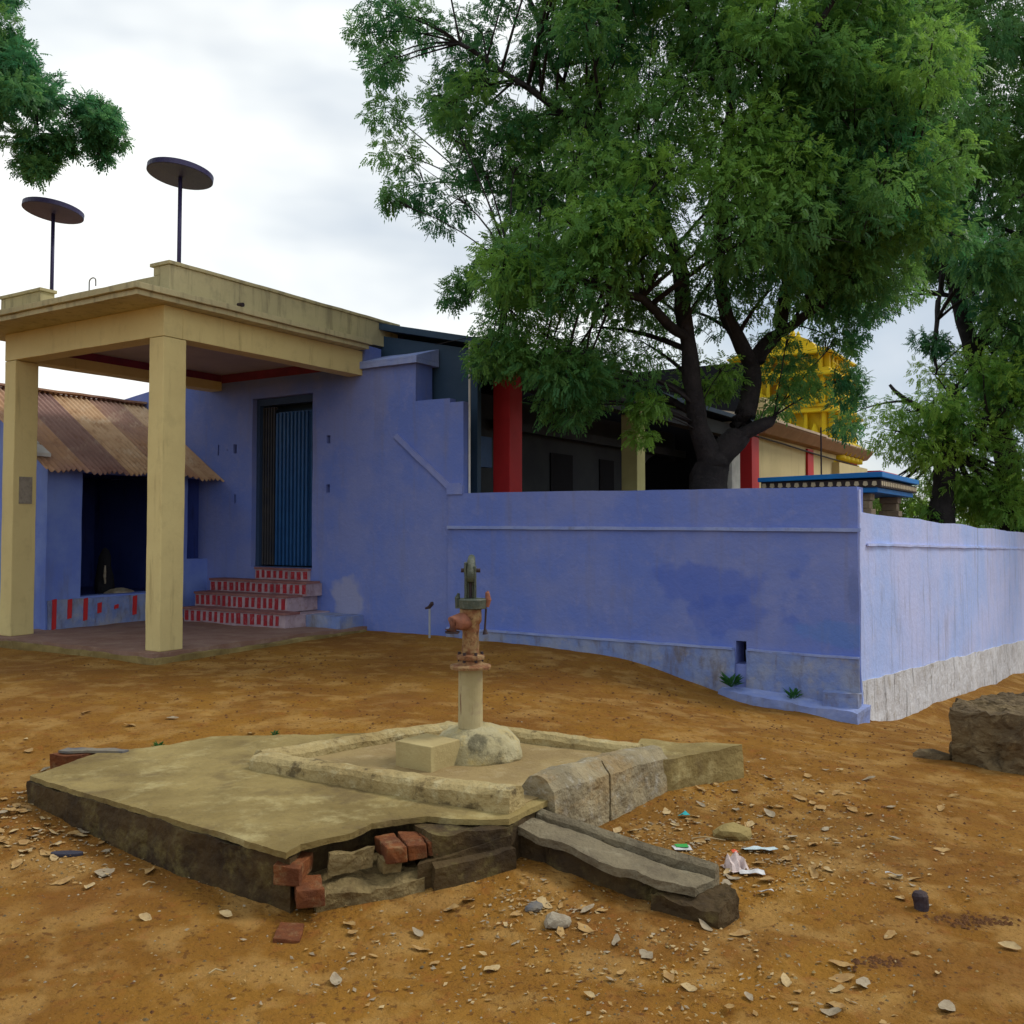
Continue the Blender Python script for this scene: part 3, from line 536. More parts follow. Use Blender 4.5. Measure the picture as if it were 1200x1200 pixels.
# cream side wall with red pilasters and cornice
part('side_wall', G().box(-.2, .15, 11.0, 20.6, .3, 3.85), M['hall_cream'], hl)
for q in ((-.1, .22, 10.75, 11.25, .5, 3.78), (.151, .21, 15.2, 15.75, .5, 3.6), (.151, .21, 19.9, 20.6, .5, 3.6)): part('pilaster', G().box(*q), M['red'], hl, bevel=.01)
part('niche_door', G().box(-.55, -.11, 10.72, 10.78, .5, 3.35), M['red'], hl, label='dark red panel beside the pilaster')
g = G().slab([(.152, 3.63), (.34, 3.66), (.52, 3.86), (.54, 3.90), (.152, 3.90)], 11.26, 21.4); part('cornice', g, M['cornice'], hl, bevel=.01)
g = G().slab([(-1.2, 4.08), (.56, 3.905), (.56, 3.96), (-1.2, 4.3)], 10.7, 15.8); g.slab([(-1.2, 4.08), (.52, 3.905), (.52, 3.94), (-1.2, 4.25)], 15.81, 21.5); part('cornice_slab', g, M['cornice_top'], hl)
part('wiring', G().tube([(.225, 10.9, 3.58), (.24, 13, 3.55), (.24, 15.5, 3.50), (.24, 18, 3.47), (.24, 20.5, 3.44)], .022, 6), M['dark_iron'], hl)
rb_ = part('roof_block', G().box(-1.2, .10, 12.0, 13.6, 4.0, 4.55), M['hall_cream'], hl, bevel=.02)
part('end_cornice', G().box(.0, .7, 21.5, 24.5, 3.0, 3.35), M['red'], hl)
part('end_wall', G().box(.0, .5, 21.5, 24.5, .3, 3.0), M['hall_cream'], hl)

# ------------------------------------------------------------------ golden tower
gc = T(-1.15, 19.6, 3.0)
tw = thing('temple_tower', T(-1.40, 19.6, .0), 'bright yellow sculpted temple tower rising behind the hall roof', 'tower')
def XG(a, b_, z): return T(-1.40 + a, 19.6 + b_, z)
tiers = [(1.56, 3.4, 4.85), (1.52, 5.02, 5.9), (1.42, 6.05, 6.55)]
part('tower_base', G(XG).box(-1.75, 1.75, -1.75, 1.75, .0, 3.4), M['hall_cream'], tw)
for (h, z0, z1) in tiers:
    g = G(XG).box(-h * .86, h * .86, -h * .86, h * .86, z0, z1)
    for s_ in (-1, 1):
        for q in (-.82, -.5, -.2, .2, .5, .82):
            g.box(q * h - .05, q * h + .05, s_ * h * .93 - .09, s_ * h * .93 + .07, z0 + .1, z1); g.box(s_ * h * .93 - .09, s_ * h * .93 + .07, q * h - .05, q * h + .05, z0 + .1, z1)
    t_ = part('tier', g, M['gold'], tw, bevel=.012)
    g = G(XG)
    g.box(-h * 1.08, h * 1.08, -h * 1.08, h * 1.08, z1, z1 + .07).box(-h, h, -h, h, z1 + .071, z1 + .13).box(-h * .95, h * .95, -h * .95, h * .95, z1 + .131, z1 + .19).box(-h, h, -h, h, z0 + .0, z0 + .1)
    part('moulding', g, M['gold'], t_, bevel=.02)
    part('niche', G(XG).box(-.16 * h, .16 * h, -h * .87 - .02, -h * .8, z0 + .12, z1 - .15), M['gold_dk'], t_)
    part('niche', G(XG).box(h * .8, h * .87 + .02, -.16 * h, .16 * h, z0 + .12, z1 - .15), M['gold_dk'], t_)
    for a, b_ in [(q * h, -h * .98) for q in (-.66, -.35, 0, .35, .66)] + [(h * .98, q * h) for q in (-.66, -.35, 0, .35, .66)]:
        s = (z1 - z0) * .62; c = XG(a, b_, z0 + .1)
        g = G().lathe(tuple(c), [(.26 * s, 0), (.27 * s, .12 * s), (.16 * s, .25 * s), (.19 * s, .5 * s), (.20 * s, .62 * s), (.07 * s, .70 * s), (.11 * s, .80 * s), (.12 * s, .9 * s), (.09 * s, 1.0 * s), (.03 * s, 1.15 * s)], 12)
        for e in (-1, 1): g.tube([tuple(c + Vector((U2.x * e * .2 * s, U2.y * e * .2 * s, .58 * s))), tuple(c + Vector((U2.x * e * .32 * s, U2.y * e * .32 * s, .38 * s))), tuple(c + Vector((U2.x * e * .22 * s, U2.y * e * .22 * s, .18 * s)))], .06 * s, 6, X=I)
        part('seated_figure', g, M['gold'], t_, smooth=True)
g = G(XG)
for i in range(13):
    a0, a1 = math.pi * i / 13, math.pi * (i + 1) / 13
    g.add([(-.95 * math.cos(a), b_, 6.74 + .5 * math.sin(a)) for a in (a0, a1) for b_ in (-1.0, 1.0)] + [(-.8 * math.cos(a), b_, 6.74) for a in (a0, a1) for b_ in (-1.0, 1.0)], [(0, 1, 3, 2), (0, 2, 6, 4), (1, 5, 7, 3)])
part('barrel_top', g, M['gold'], tw)
for b_ in (-.6, 0, .6): part('finial', G().lathe(tuple(XG(0, b_, 7.2)), [(.1, 0), (.14, .08), (.05, .16), (.09, .26), (.02, .45)], 12), M['gold'], tw)

# ------------------------------------------------------------------ blue canopy behind the corner
CU, CN = 4.48, 2.53
cp = thing('stone_canopy', T(3.8, 3.7, .2), 'bright blue flat canopy with zigzag edge on stone pillars above the wall corner', 'canopy')
part('canopy_slab', G().slab([(3.02, 2.145), (4.53, 2.17), (4.53, 2.235), (3.02, 2.20)], CN - .05, 4.95), M['canopy'], cp, bevel=.008)
part('canopy_underside', G().box(3.08, 4.46, CN + .02, 4.88, 1.99, 2.05), M['canopy'], cp, bevel=.006)
g = G().box(3.05, 4.50, CN - .0, 4.92, 2.052, 2.144); g.m = 1
for i in range(14): u = 3.06 + i * .103; g.slab([(u, 2.08), (u + .03, 2.065), (u + .06, 2.08), (u + .05, 2.125), (u + .01, 2.125)], CN - .012, CN + .004)
for i in range(22): n = CN + .02 + i * .107; g.slabn([(n, 2.08), (n + .03, 2.065), (n + .06, 2.08), (n + .05, 2.125), (n + .01, 2.125)], 4.496, 4.512)
part('edge_band', g, [M['pattern_d'], M['pattern_l']], cp)
for (u, n) in ((4.22, 2.85), (4.22, 4.55), (3.25, 2.85), (3.25, 4.55)):
    part('pillar', G().box(u - .11, u + .11, n - .11, n + .11, .1, 1.72).box(u - .13, u + .13, n - .13, n + .13, 1.721, 1.80).box(u - .10, u + .10, n - .10, n + .10, 1.801, 1.9).box(u - .12, u + .12, n - .12, n + .12, 1.901, 1.989), M['granite'], cp, bevel=.012)
tp = part('iron_pole', G(I).tube([(4.49, 14, .2), (4.5, 14, 3.03)], .012, 6), M['dark_iron'], org=I(4.49, 14, .2)); tag(tp, 'thin dark iron pole standing behind the blue canopy', 'pole')

# ------------------------------------------------------------------ hand pump platform
A_, B_ = Vector((-.9, 3.89)), Vector((-.01, 4.314)); e_ = (B_ - A_).normalized(); m_ = Vector((-e_.y, e_.x))
def XA(a, b_, z): p = A_ + e_ * a + m_ * b_; return Vector((p.x, p.y, z))      # a along the broken front edge, b inwards
ap = thing('pump_platform', I(-.6, 5.1, .1), 'old cracked concrete apron with broken brick corner around the hand pump', 'platform')
front = [(-.9, 3.89)]
brk = [(.0, .0), (.08, .085), (.2, .11), (.30, .13), (.42, .22), (.52, .235), (.68, .22), (.76, .14), (.85, .09), (.99, .02)]
fr = [tuple(XA(a, b_, 0))[:2] for a, b_ in brk]
left = [(-2.517, 5.088), (-2.2, 4.845), (-1.85, 4.60), (-1.5, 4.33), (-1.2, 4.12)]
back = [(.15, 4.6), (.62, 5.28), (.74, 5.6), (-.35, 6.28), (-.9, 6.15), (-1.3, 6.1), (-1.86, 6.055), (-2.05, 5.82), (-2.38, 5.62)]
pol = left + fr + back
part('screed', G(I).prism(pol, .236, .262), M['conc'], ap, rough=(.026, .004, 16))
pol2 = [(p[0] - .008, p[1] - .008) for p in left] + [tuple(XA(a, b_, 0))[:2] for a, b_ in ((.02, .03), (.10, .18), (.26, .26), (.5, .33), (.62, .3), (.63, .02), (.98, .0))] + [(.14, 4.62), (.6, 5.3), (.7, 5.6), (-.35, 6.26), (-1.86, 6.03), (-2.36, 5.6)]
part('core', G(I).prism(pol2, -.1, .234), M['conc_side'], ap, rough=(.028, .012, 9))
rs = random.Random(3)
def brick(a, b_, z, rot, tilt=0, l=.2, w_=.1, h=.065, parent=ap, nm='brick', m=None):
    c = XA(a, b_, z); mm = Matrix.Rotation(math.atan2(e_.y, e_.x) + rot, 3, 'Z') @ Matrix.Rotation(tilt, 3, 'X')
    g = G(lambda x, y, z_: c + mm @ Vector((x, y, z_))).box(-l / 2, l / 2, -w_ / 2, w_ / 2, -h / 2, h / 2)
    return part(nm, g, m or M['brick'], parent, org=c, bevel=.006, rough=(.03, .007, 14))
for i in range(5): brick(.475 + i * .094 + rs.uniform(-.004, .004), .115 + rs.uniform(-.012, .012), .178, R(90 + rs.uniform(-6, 6)), 0, l=.19, w_=.085)
brick(.055, .10, .165, R(60), R(4), l=.2, w_=.11, h=.08)
brick(.10, .02, .09, R(80), 0, l=.17, w_=.11, h=.07)
g = G(XA).prism([(.12, .0), (.58, -.02), (.60, .22), (.40, .28), (.14, .2)], -.08, [.06, .07, .11, .12, .10]); part('debris_shelf', g, M['rubble_dry'], ap, rough=(.035, .022, 8))
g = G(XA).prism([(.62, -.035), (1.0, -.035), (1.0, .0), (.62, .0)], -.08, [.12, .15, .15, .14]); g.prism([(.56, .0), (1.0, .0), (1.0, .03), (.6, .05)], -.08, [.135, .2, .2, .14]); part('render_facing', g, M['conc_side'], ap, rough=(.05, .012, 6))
g = G(XA).box(.20, .40, .09, .12, .12, .2); g.box(.42, .5, .04, .1, .10, .15); part('broken_mortar', g, M['rubble_dry'], ap, rough=(.03, .02, 9))
def curb(pts, w_, z0, z1, m, nm='curb', seed=0, rough=(.028, .008, 9), rnd=.028, par=None):
    g = G(I); n = len(pts)
    def off(i):
        a = Vector(pts[max(i - 1, 0)]); b_ = Vector(pts[min(i + 1, n - 1)]); d = (b_ - a).normalized(); return Vector((-d.y, d.x))
    ring = []
    for i, p in enumerate(pts):
        o = off(i); zt = z1[i] if isinstance(z1, list) else z1; zb = z0[i] if isinstance(z0, list) else z0
        prof = [(-w_ / 2 - .01, zb), (-w_ / 2, zt - rnd), (-w_ / 2 + rnd * .8, zt - .004), (0, zt + .006), (w_ / 2 - rnd * .8, zt - .004), (w_ / 2, zt - rnd), (w_ / 2 + .01, zb)]
        ring.append(len(g.v)); g.v += [Vector((p[0] + o.x * a, p[1] + o.y * a, z)) for a, z in prof]
    k = 7
    for i in range(n - 1):
        for j in range(k - 1): g.f.append([ring[i] + j, ring[i + 1] + j, ring[i + 1] + j + 1, ring[i] + j + 1]); g.mi.append(0)
        g.f.append([ring[i], ring[i] + k - 1, ring[i + 1] + k - 1, ring[i + 1]]); g.mi.append(0)
    g.f.append([ring[0] + j for j in range(k)]); g.f.append([ring[-1] + j for j in range(k)][::-1]); g.mi += [0, 0]
    return part(nm, g, m, par or ap, rough=rough)
curb([(-1.37, 5.30), (-.95, 5.04), (-.5, 4.76), (.02, 4.47)], .15, .2, [.335, .34, .35, .365], M['curb'])
curb([(.125, 4.66), (.24, 4.82), (.42, 5.04)], .19, -.02, [.365, .372, .36], M['curb_grey'], rnd=.06, rough=(.028, .011, 9))
curb([(.425, 5.05), (.6, 5.27), (.80, 5.50)], .2, -.02, [.355, .345, .325], M['curb_grey'], rnd=.06, rough=(.028, .011, 9))
curb([(.72, 5.50), (.3, 5.78), (-.05, 5.98), (-.42, 6.16)], .13, .2, [.335, .33, .33, .33], M['curb'])
curb([(-.40, 6.15), (-.75, 5.95), (-1.06, 5.66), (-1.38, 5.34)], .13, .2, [.325, .32, .325, .33], M['curb'])
part('basin_floor', G(I).prism([(-1.3, 5.3), (.0, 4.5), (.15, 4.7), (.68, 5.48), (-.4, 6.1)], .24, [.27, .268, .265, .27, .275]), M['basin'], ap, rough=(.07, .008, 5))
part('side_stub', G(I).prism([(.74, 5.36), (.92, 5.44), (1.36, 5.735), (1.30, 5.80), (.80, 5.92), (.62, 5.6)], -.05, [.27, .275, .28, .275, .27, .27]), M['conc'], ap, rough=(.05, .012, 6))
# drain channel
dc = thing('drain_channel', I(.45, 4.25, .0), 'dark cement drain channel sloping away from the pump basin', 'drain')
g = G(I); pA = [(-.0, 4.42), (.25, 4.22), (.50, 4.02), (.66, 3.95)]; pB = [(.10, 4.55), (.36, 4.36), (.62, 4.17), (.80, 4.07)]; zt = [.215, .18, .14, .115]
pAw = [(-.0, 4.42), (.12, 4.31), (.25, 4.235), (.36, 4.10), (.50, 4.03), (.60, 3.955), (.74, 3.93)]; pBw = [(.10, 4.55), (.24, 4.455), (.36, 4.36), (.49, 4.265), (.62, 4.17), (.72, 4.11), (.84, 4.05)]; zt = [.215, .197, .18, .16, .14, .128, .115]
for i in range(6): g.prism([pAw[i], pAw[i + 1], pBw[i + 1], pBw[i]], [z_ - .035 for z_ in (zt[i], zt[i + 1], zt[i + 1], zt[i])], [zt[i], zt[i + 1], zt[i + 1] - .006, zt[i] - .006])
part('channel_bed', g, M['channel'], dc, rough=(.03, .010, 9))
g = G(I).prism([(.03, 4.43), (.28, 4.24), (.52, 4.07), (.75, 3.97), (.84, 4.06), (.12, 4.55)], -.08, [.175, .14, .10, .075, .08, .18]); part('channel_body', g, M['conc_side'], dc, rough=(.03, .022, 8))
curb([(.13, 4.585), (.37, 4.405), (.62, 4.23), (.86, 4.09)], .055, -.05, [.235, .205, .175, .145], M['channel'], nm='channel_lip', rnd=.015, rough=(.04, .006, 7), par=dc)
part('end_block', G(I).prism([(.56, 3.95), (.80, 3.83), (.92, 3.94), (.88, 4.06), (.66, 4.02)], -.08, [.07, .065, .08, .09, .09]), M['conc_side'], dc, rough=(.028, .022, 9))
0 and part('moss_film', G(I).prism([(.3, 4.24), (.5, 4.10), (.52, 4.13), (.33, 4.28)], .10, [.18, .150, .150, .18]), M['curb'], dc, rough=(.05, .006, 8))

# ------------------------------------------------------------------ hand pump
PX, PY = -.235, 5.50
hp = thing('hand_pump', I(PX, PY, .27), 'old rusty iron hand pump on a cream pipe in the middle of the basin', 'pump')
ft = part('pump_foot', G(I).lathe((PX + .04, PY + .02, .25), [(.255, 0), (.245, .05), (.225, .10), (.18, .15), (.12, .178), (.075, .195)], 28), M['dome'], hp, rough=(.03, .017, 8), smooth=True)
part('pedestal_pipe', G(I).lathe((PX, PY, .43), [(.070, 0), (.068, .34)], 28), M['pipe'], hp, smooth=False)
part('base_flange', G(I).lathe((PX, PY, .762), [(.115, 0), (.118, .012), (.115, .018), (.07, .03), (.062, .05)], 30), M['rustpaint'], hp, rough=(.03, .003, 20))
fl = part('upper_flange', G(I).lathe((PX, PY, .815), [(.078, 0), (.08, .012), (.078, .022), (.05, .03)], 28), M['rustpaint'], hp)
for i in range(6): a = i * math.pi / 3; part('bolt', G(I).lathe((PX + .064 * math.cos(a), PY + .064 * math.sin(a), .80), [(.009, 0), (.009, .055)], 6), M['dark_iron'], fl)
part('barrel', G(I).lathe((PX, PY, .84), [(.048, 0), (.046, .12), (.05, .17), (.062, .19), (.064, .26)], 26), M['rustpaint'], hp, rough=(.03, .003, 22), smooth=True)
sp_ = part('spout', G(I).tube([(PX, PY, 1.025), (PX - .05, PY - .05, 1.03), (PX - .088, PY - .085, 1.022), (PX - .104, PY - .095, .978)], [.046, .050, .047, .040], 16), M['salmon'], hp, smooth=True)
part('spout_mouth', G(I).lathe((PX - .098, PY - .095, .968), [(.028, 0), (.040, .002), (.041, .012)], 16), M['dark_iron'], sp_)
part('head_ring', G(I).lathe((PX + .012, PY, 1.098), [(.070, 0), (.080, .004), (.082, .052), (.076, .058), (.02, .06)], 30), M['pump_green'], hp)
hd = part('head_bracket', G(I).box(PX - .036, PX - .022, PY - .03, PY + .03, 1.155, 1.36).box(PX + .018, PX + .032, PY - .03, PY + .03, 1.155, 1.34).box(PX - .022, PX + .018, PY - .01, PY + .03, 1.155, 1.25), M['pump_green'], hp, bevel=.005, rough=(.04, .003, 15))
part('handle_pivot', G(I).tube([(PX - .055, PY, 1.315), (PX + .055, PY, 1.315)], .012, 10), M['dark_iron'], hd)
part('pump_lever', G(I).tube([(PX - .002, PY - .03, 1.25), (PX + .0, PY - .02, 1.30), (PX + .002, PY + .0, 1.355), (PX + .003, PY + .05, 1.385), (PX, PY + .1, 1.36), (PX, PY + .22, 1.22), (PX, PY + .35, 1.06)], [.02, .024, .026, .02, .015, .013, .012], 12), M['pump_green'], hp, smooth=True)
part('plunger_rod', G(I).lathe((PX, PY - .01, 1.15), [(.008, 0), (.008, .12), (.02, .13), (.02, .155), (.008, .16)], 10), M['dark_iron'], hp)
lg_ = part('side_lug', G(I).tube([(PX + .09, PY - .01, 1.11), (PX + .10, PY - .01, 1.15), (PX + .095, PY - .01, 1.19), (PX + .10, PY - .01, 1.20)], [.016, .018, .012, .004], 8), M['salmon'], hp)
part('side_rod', G(I).tube([(PX + .088, PY - .01, 1.10), (PX + .082, PY - .015, .99), (PX + .085, PY - .015, .955)], [.006, .006, .018], 8), M['dark_iron'], hp)
part('hinge_lug', G(I).tube([(PX - .072, PY, 1.10), (PX - .075, PY, 1.16), (PX - .068, PY, 1.185)], [.016, .016, .008], 8), M['pump_green'], hp)
cb = part('cement_block', G(I).prism([(-.634, 5.29), (-.427, 5.14), (-.285, 5.325), (-.485, 5.49)], .25, .40), M['block_paint'], org=I(-.46, 5.3, .27), bevel=.005, rough=(.05, .002, 8)); tag(cb, 'square cream cement block beside the pump foot', 'block')

# ------------------------------------------------------------------ rubble block and small hard things
rb = thing('rubble_block', I(3.45, 6.9, -.15), 'broken brown rubble masonry block on the dirt in front of the side wall', 'masonry block')
part('masonry', G(I).prism([(3.08, 6.80), (3.42, 6.50), (4.15, 6.75), (4.0, 7.35), (3.3, 7.25)], -.3, [.27, .30, .34, .31, .26]), M['rubble'], rb, rough=(.03, .042, 8))
rs = random.Random(11)
def lump(nm, x, y, z, r, m, parent=None, sq=.6, seed=0, el=1.):
    rr = random.Random(seed); g = G(I)
    bm = bmesh.new(); bmesh.ops.create_icosphere(bm, subdivisions=2, radius=r)
    for v in bm.verts:
        d = noise.noise(v.co / r * 1.1 + Vector((seed * 3.1, 0, 0))); v.co *= 1 + .45 * d; v.co.z *= sq; v.co.x *= el
    g.v = [Vector((x, y, z)) + v.co for v in bm.verts]; g.f = [[v.index for v in f.verts] for f in bm.faces]; g.mi = [0] * len(g.f); bm.free()
    return part(nm, g, m, parent, org=I(x, y, z))
for i, (x, y, z, r) in enumerate(((3.3, 6.66, -.1, .1), (3.7, 6.62, -.16, .09), (3.9, 6.72, .0, .1), (3.45, 6.62, .1, .09))): lump('stone', x, y, z, r, M['rubble'], rb, .8, i)
def on(x, y): return gh(x, y)
def small(nm, o, lab, cat, grp=None): tag(o, lab, cat, grp); return o
small('s', lump('stone', 3.0, 6.95, on(3.0, 6.95) + .01, .1, M['rubble'], None, .45, 31, 1.5), 'flat brown stone lying left of the rubble block', 'stone')
P = lambda px, py: None
small('s', lump('stone', .178, 3.82, on(.178, 3.82) + .02, .045, M['stone'], None, .6, 3, 1.2), 'pale wedge shaped stone left of the drain channel', 'stone')
small('s', lump('stone', 1.08, 4.78, on(1.08, 4.78) + .02, .07, M['conc'], None, .6, 5, 1.2), 'squarish tan stone near the pale blue sachet', 'stone')
small('s', lump('stone', .09, 3.93, on(.09, 3.93) + .012, .03, M['slate'], None, .5, 6, 1.3), 'small grey stone at the left foot of the drain channel', 'stone')
fb = brick(-.02, -.14, on(*XA(-.02, -.14, 0)[:2]) - .018, R(70), R(6), l=.15, w_=.10, h=.06, parent=None, nm='brick'); tag(fb, 'fallen red brick half sunk below the broken platform corner', 'brick')
sl = thing('slate_piece', I(-2.45, 5.62, .25), 'dark broken slate piece on a stone at the back left platform edge', 'slate')
g = G(I).prism([(-2.62, 5.62), (-2.42, 5.60), (-2.24, 5.60), (-2.22, 5.64), (-2.40, 5.68), (-2.60, 5.70)], .262, .275); part('slab', g, M['slate'], sl, rough=(.05, .008, 8))
g = G(I).prism([(-2.66, 5.60), (-2.46, 5.56), (-2.4, 5.64), (-2.6, 5.72)], .17, .258); part('stone', g, M['brick'], sl, rough=(.04, .012, 8))
# stump in the dirt
sx, sy = 1.66, 3.98; sg = part('wooden_stump', G(I).lathe((sx, sy, on(sx, sy) - .03), [(.03, 0), (.028, .06), (.03, .085), (.022, .10), (.005, .102)], 12), M['dark_iron'], org=I(sx, sy, on(sx, sy)), rough=(.02, .007, 20)); tag(sg, 'short dark stump sticking out of the dirt at right', 'stump')
# tap pipe by the wall
tpz = T(-.112, -.25, .2); tpp = thing('water_tap', tpz, 'thin grey standpipe with a small tap at the foot of the blue wall', 'tap')
part('pipe', G().tube([(-.112, -.25, .15), (-.112, -.25, .60)], .014, 8), M['grey_pipe'], tpp)
part('tap_head', G().tube([(-.16, -.27, .60), (-.11, -.26, .615), (-.075, -.25, .66), (-.07, -.25, .68)], [.012, .02, .026, .012], 8), M['dark_iron'], tpp)

# ------------------------------------------------------------------ litter
def sheet(nm, x, y, w_, d_, rot, m, amp, seed, crumple=0, z=.008):
    g = G(I); k = 9; rr = random.Random(seed); zb = on(x, y) + z
    for j in range(k):
        for i in range(k):
            a, b_ = (i / (k - 1) - .5) * w_, (j / (k - 1) - .5) * d_
            if crumple: r_ = math.hypot(a / w_, b_ / d_) * 2; hz = crumple * max(0, 1 - r_) + amp * noise.noise(Vector((a, b_, seed)) * 40); a *= 1 - .25 * (r_ > .9)
            else: hz = amp * (noise.noise(Vector((a, b_, seed)) * 22) + .6)
            g.v.append(Vector((x + a * math.cos(rot) - b_ * math.sin(rot), y + a * math.sin(rot) + b_ * math.cos(rot), zb + max(hz, 0))))
    for j in range(k - 1):
        for i in range(k - 1): q = j * k + i; g.f.append([q, q + 1, q + k + 1, q + k]); g.mi.append(0)
    o = part(nm, g, m, None, org=I(x, y, zb), fix=False); md = o.modifiers.new('t', 'SOLIDIFY'); md.thickness = .002; return o
pb = sheet('plastic_bag', 1.0, 4.38, .13, .10, .3, M['plastic_pink'], .05, 4, .07); tag(pb, 'crumpled pinkish white plastic bag beside the drain channel', 'litter')
rd = sheet('print_patch', 1.0, 4.40, .035, .03, .2, M['plastic_red'], .01, 9, .01, z=.075); rd.parent = pb; rd.location = rd.location - pb.location; rd['label'] = 'orange red printed patch on the bag'
tag(sheet('sachet', 1.16, 4.58, .16, .055, .05, M['plastic_blue'], .012, 5), 'flat pale blue sachet lying right of the tan stone', 'litter')
gwp = sheet('wrapper', .80, 4.60, .085, .06, .1, M['plastic'], .008, 6); tag(gwp, 'small white and green wrapper on the leaf litter', 'litter')
gp = sheet('print_patch', .80, 4.61, .06, .04, .1, M['plastic_green'], .004, 6, z=.016); gp.parent = gwp; gp.location = gp.location - gwp.location; gp['label'] = 'green printed patch on the wrapper'
tag(sheet('wrapper', .89, 5.05, .05, .04, .5, M['teal'], .02, 7), 'tiny teal foil wrapper beside the basin curb', 'litter')
tag(sheet('wrapper', 1.07, 4.13, .06, .035, .2, M['plastic'], .02, 8), 'small white wrapper scrap on bare dirt right of the drain end', 'litter')
tag(sheet('paper_scrap', 1.67, 4.28, .07, .022, -.3, M['plastic'], .025, 12), 'curled white paper scrap behind the dark stump', 'litter')
tag(sheet('paper_scrap', 1.06, 4.32, .11, .04, -.1, M['plastic'], .012, 13), 'long white paper scrap below the crumpled plastic bag', 'litter')
sd_ = part('sandal_sole', G(I).prism([(-2.045 + .075 * math.cos(a) * (1 + .1 * math.sin(a)), 4.49 + .028 * math.sin(a)) for a in np.linspace(0, 6.28, 15)[:-1]], on(-2.045, 4.49) - .0, on(-2.045, 4.49) + .016), M['rubber'], org=I(-2.045, 4.49, on(-2.045, 4.49)), bevel=.004); tag(sd_, 'dark blue worn sandal sole lying on the dirt at left', 'sandal')
for i, (x, y, l, r_, lab) in enumerate(((-1.55, 4.18, .05, .5, 'short pale twig on the dirt near the left platform edge'), (-1.03, 3.42, .05, .4, 'short straw twig on the open dirt at lower left'), (.95, 4.72, .16, -.2, 'bent pale twig left of the tan stone'), (-1.2, 4.62, .07, .4, None))):
    if lab is None: continue
    z = on(x, y) + .008; c, s = math.cos(r_) * l / 2, math.sin(r_) * l / 2
    tg = part('twig', G(I).tube([(x - c, y - s, z), (x - c * .2, y - s * .2 + .01, z + .008), (x + c, y + s, z)], [.003, .003, .002], 5), M['stick'], org=I(x, y, z)); tag(tg, lab, 'twig')

def leaf_mesh(seed, L_, W_):
    rr = random.Random(seed); k = 7; vs = []; fs = []; cu = rr.uniform(.02, .22); tw_ = rr.uniform(-.6, .6)
    for i in range(k):
        t = i / (k - 1); x = (t - .5) * L_; hw = W_ / 2 * math.sin(math.pi * min(max(t, .03), .97)) ** .7 * rr.uniform(.65, 1.15)
        zc = cu * L_ * (t - .5) ** 2 * 2
        for j in (-1, 0, 1):
            vs.append((x + rr.uniform(-.002, .002), j * hw, zc + abs(j) * hw * (.25 + .25 * math.sin(t * 4 + seed)) + j * tw_ * hw * (t - .5)))
    for i in range(k - 1):
        for j in range(2): a = i * 3 + j; fs.append((a, a + 1, a + 4, a + 3))
    me = bpy.data.meshes.new('dry_leaf'); me.from_pydata(vs, [], fs); me.materials.append(M[('dry1', 'dry2', 'dry3', 'dry2')[seed % 4]])
    me.polygons.foreach_set('use_smooth', [True] * len(fs)); return me
LM = [leaf_mesh(i, .055 + .006 * (i % 4), .036 + .004 * (i % 3)) for i in range(12)]
rs = random.Random(21)
zones = [((-2.25, 4.68), (.22, .14), 44), ((-2.55, 4.95), (.1, .2), 16), ((-1.9, 4.4), (.3, .12), 14), ((.14, 3.98), (.13, .13), 16), ((.55, 3.45), (.35, .25), 10), ((1.1, 4.35), (.3, .16), 20), ((1.3, 5.0), (.45, .35), 46), ((1.6, 5.8), (.5, .4), 26),
         ((.75, 4.75), (.18, .2), 16), ((-.35, 3.55), (.4, .25), 16), ((.9, 3.4), (.5, .3), 12), ((0, 3.9), (1.4, .9), 14), ((1.9, 4.2), (.6, .6), 14), ((-2.6, 6.3), (.8, .5), 10), ((1.5, 3.4), (.3, .25), 8), ((-2.3, 5.9), (.9, .2), 6)]
polyT = [(p[0], p[1]) for p in left + fr + back]
def in_poly(x, y, P_):
    c = False; j = len(P_) - 1
    for i in range(len(P_)):
        if (P_[i][1] > y) != (P_[j][1] > y) and x < (P_[j][0] - P_[i][0]) * (y - P_[i][1]) / (P_[j][1] - P_[i][1]) + P_[i][0]: c = not c
        j = i
    return c
block_z = [polyT, [(-.05, 4.4), (.5, 3.85), (.95, 3.8), (.95, 4.15), (.15, 4.7)], [(.1, 4.5), (.3, 4.6), (.95, 5.4), (1.45, 5.75), (1.3, 5.9), (.6, 5.6)]]
cnt = 0
for c, sg_, n in zones:
    for _ in range(n):
        x, y = rs.gauss(c[0], sg_[0]), rs.gauss(c[1], sg_[1])
        if y < 2.9 or any(in_poly(x, y, b_) for b_ in block_z) or abs(x / y) > .56: continue
        o = bpy.data.objects.new('dry_leaf', LM[rs.randrange(12)]); COL.objects.link(o)
        s = rs.uniform(.5, 1.4); o.scale = (s, s * rs.uniform(.7, 1.05), s)
        o.location = (x, y, on(x, y) + .006); o.rotation_euler = (rs.gauss(0, .16), rs.gauss(0, .16), rs.uniform(0, 6.28))
        tag(o, 'dry curled pale brown leaf lying on the orange dirt', 'leaf', 'dry leaves scattered on the dirt'); cnt += 1
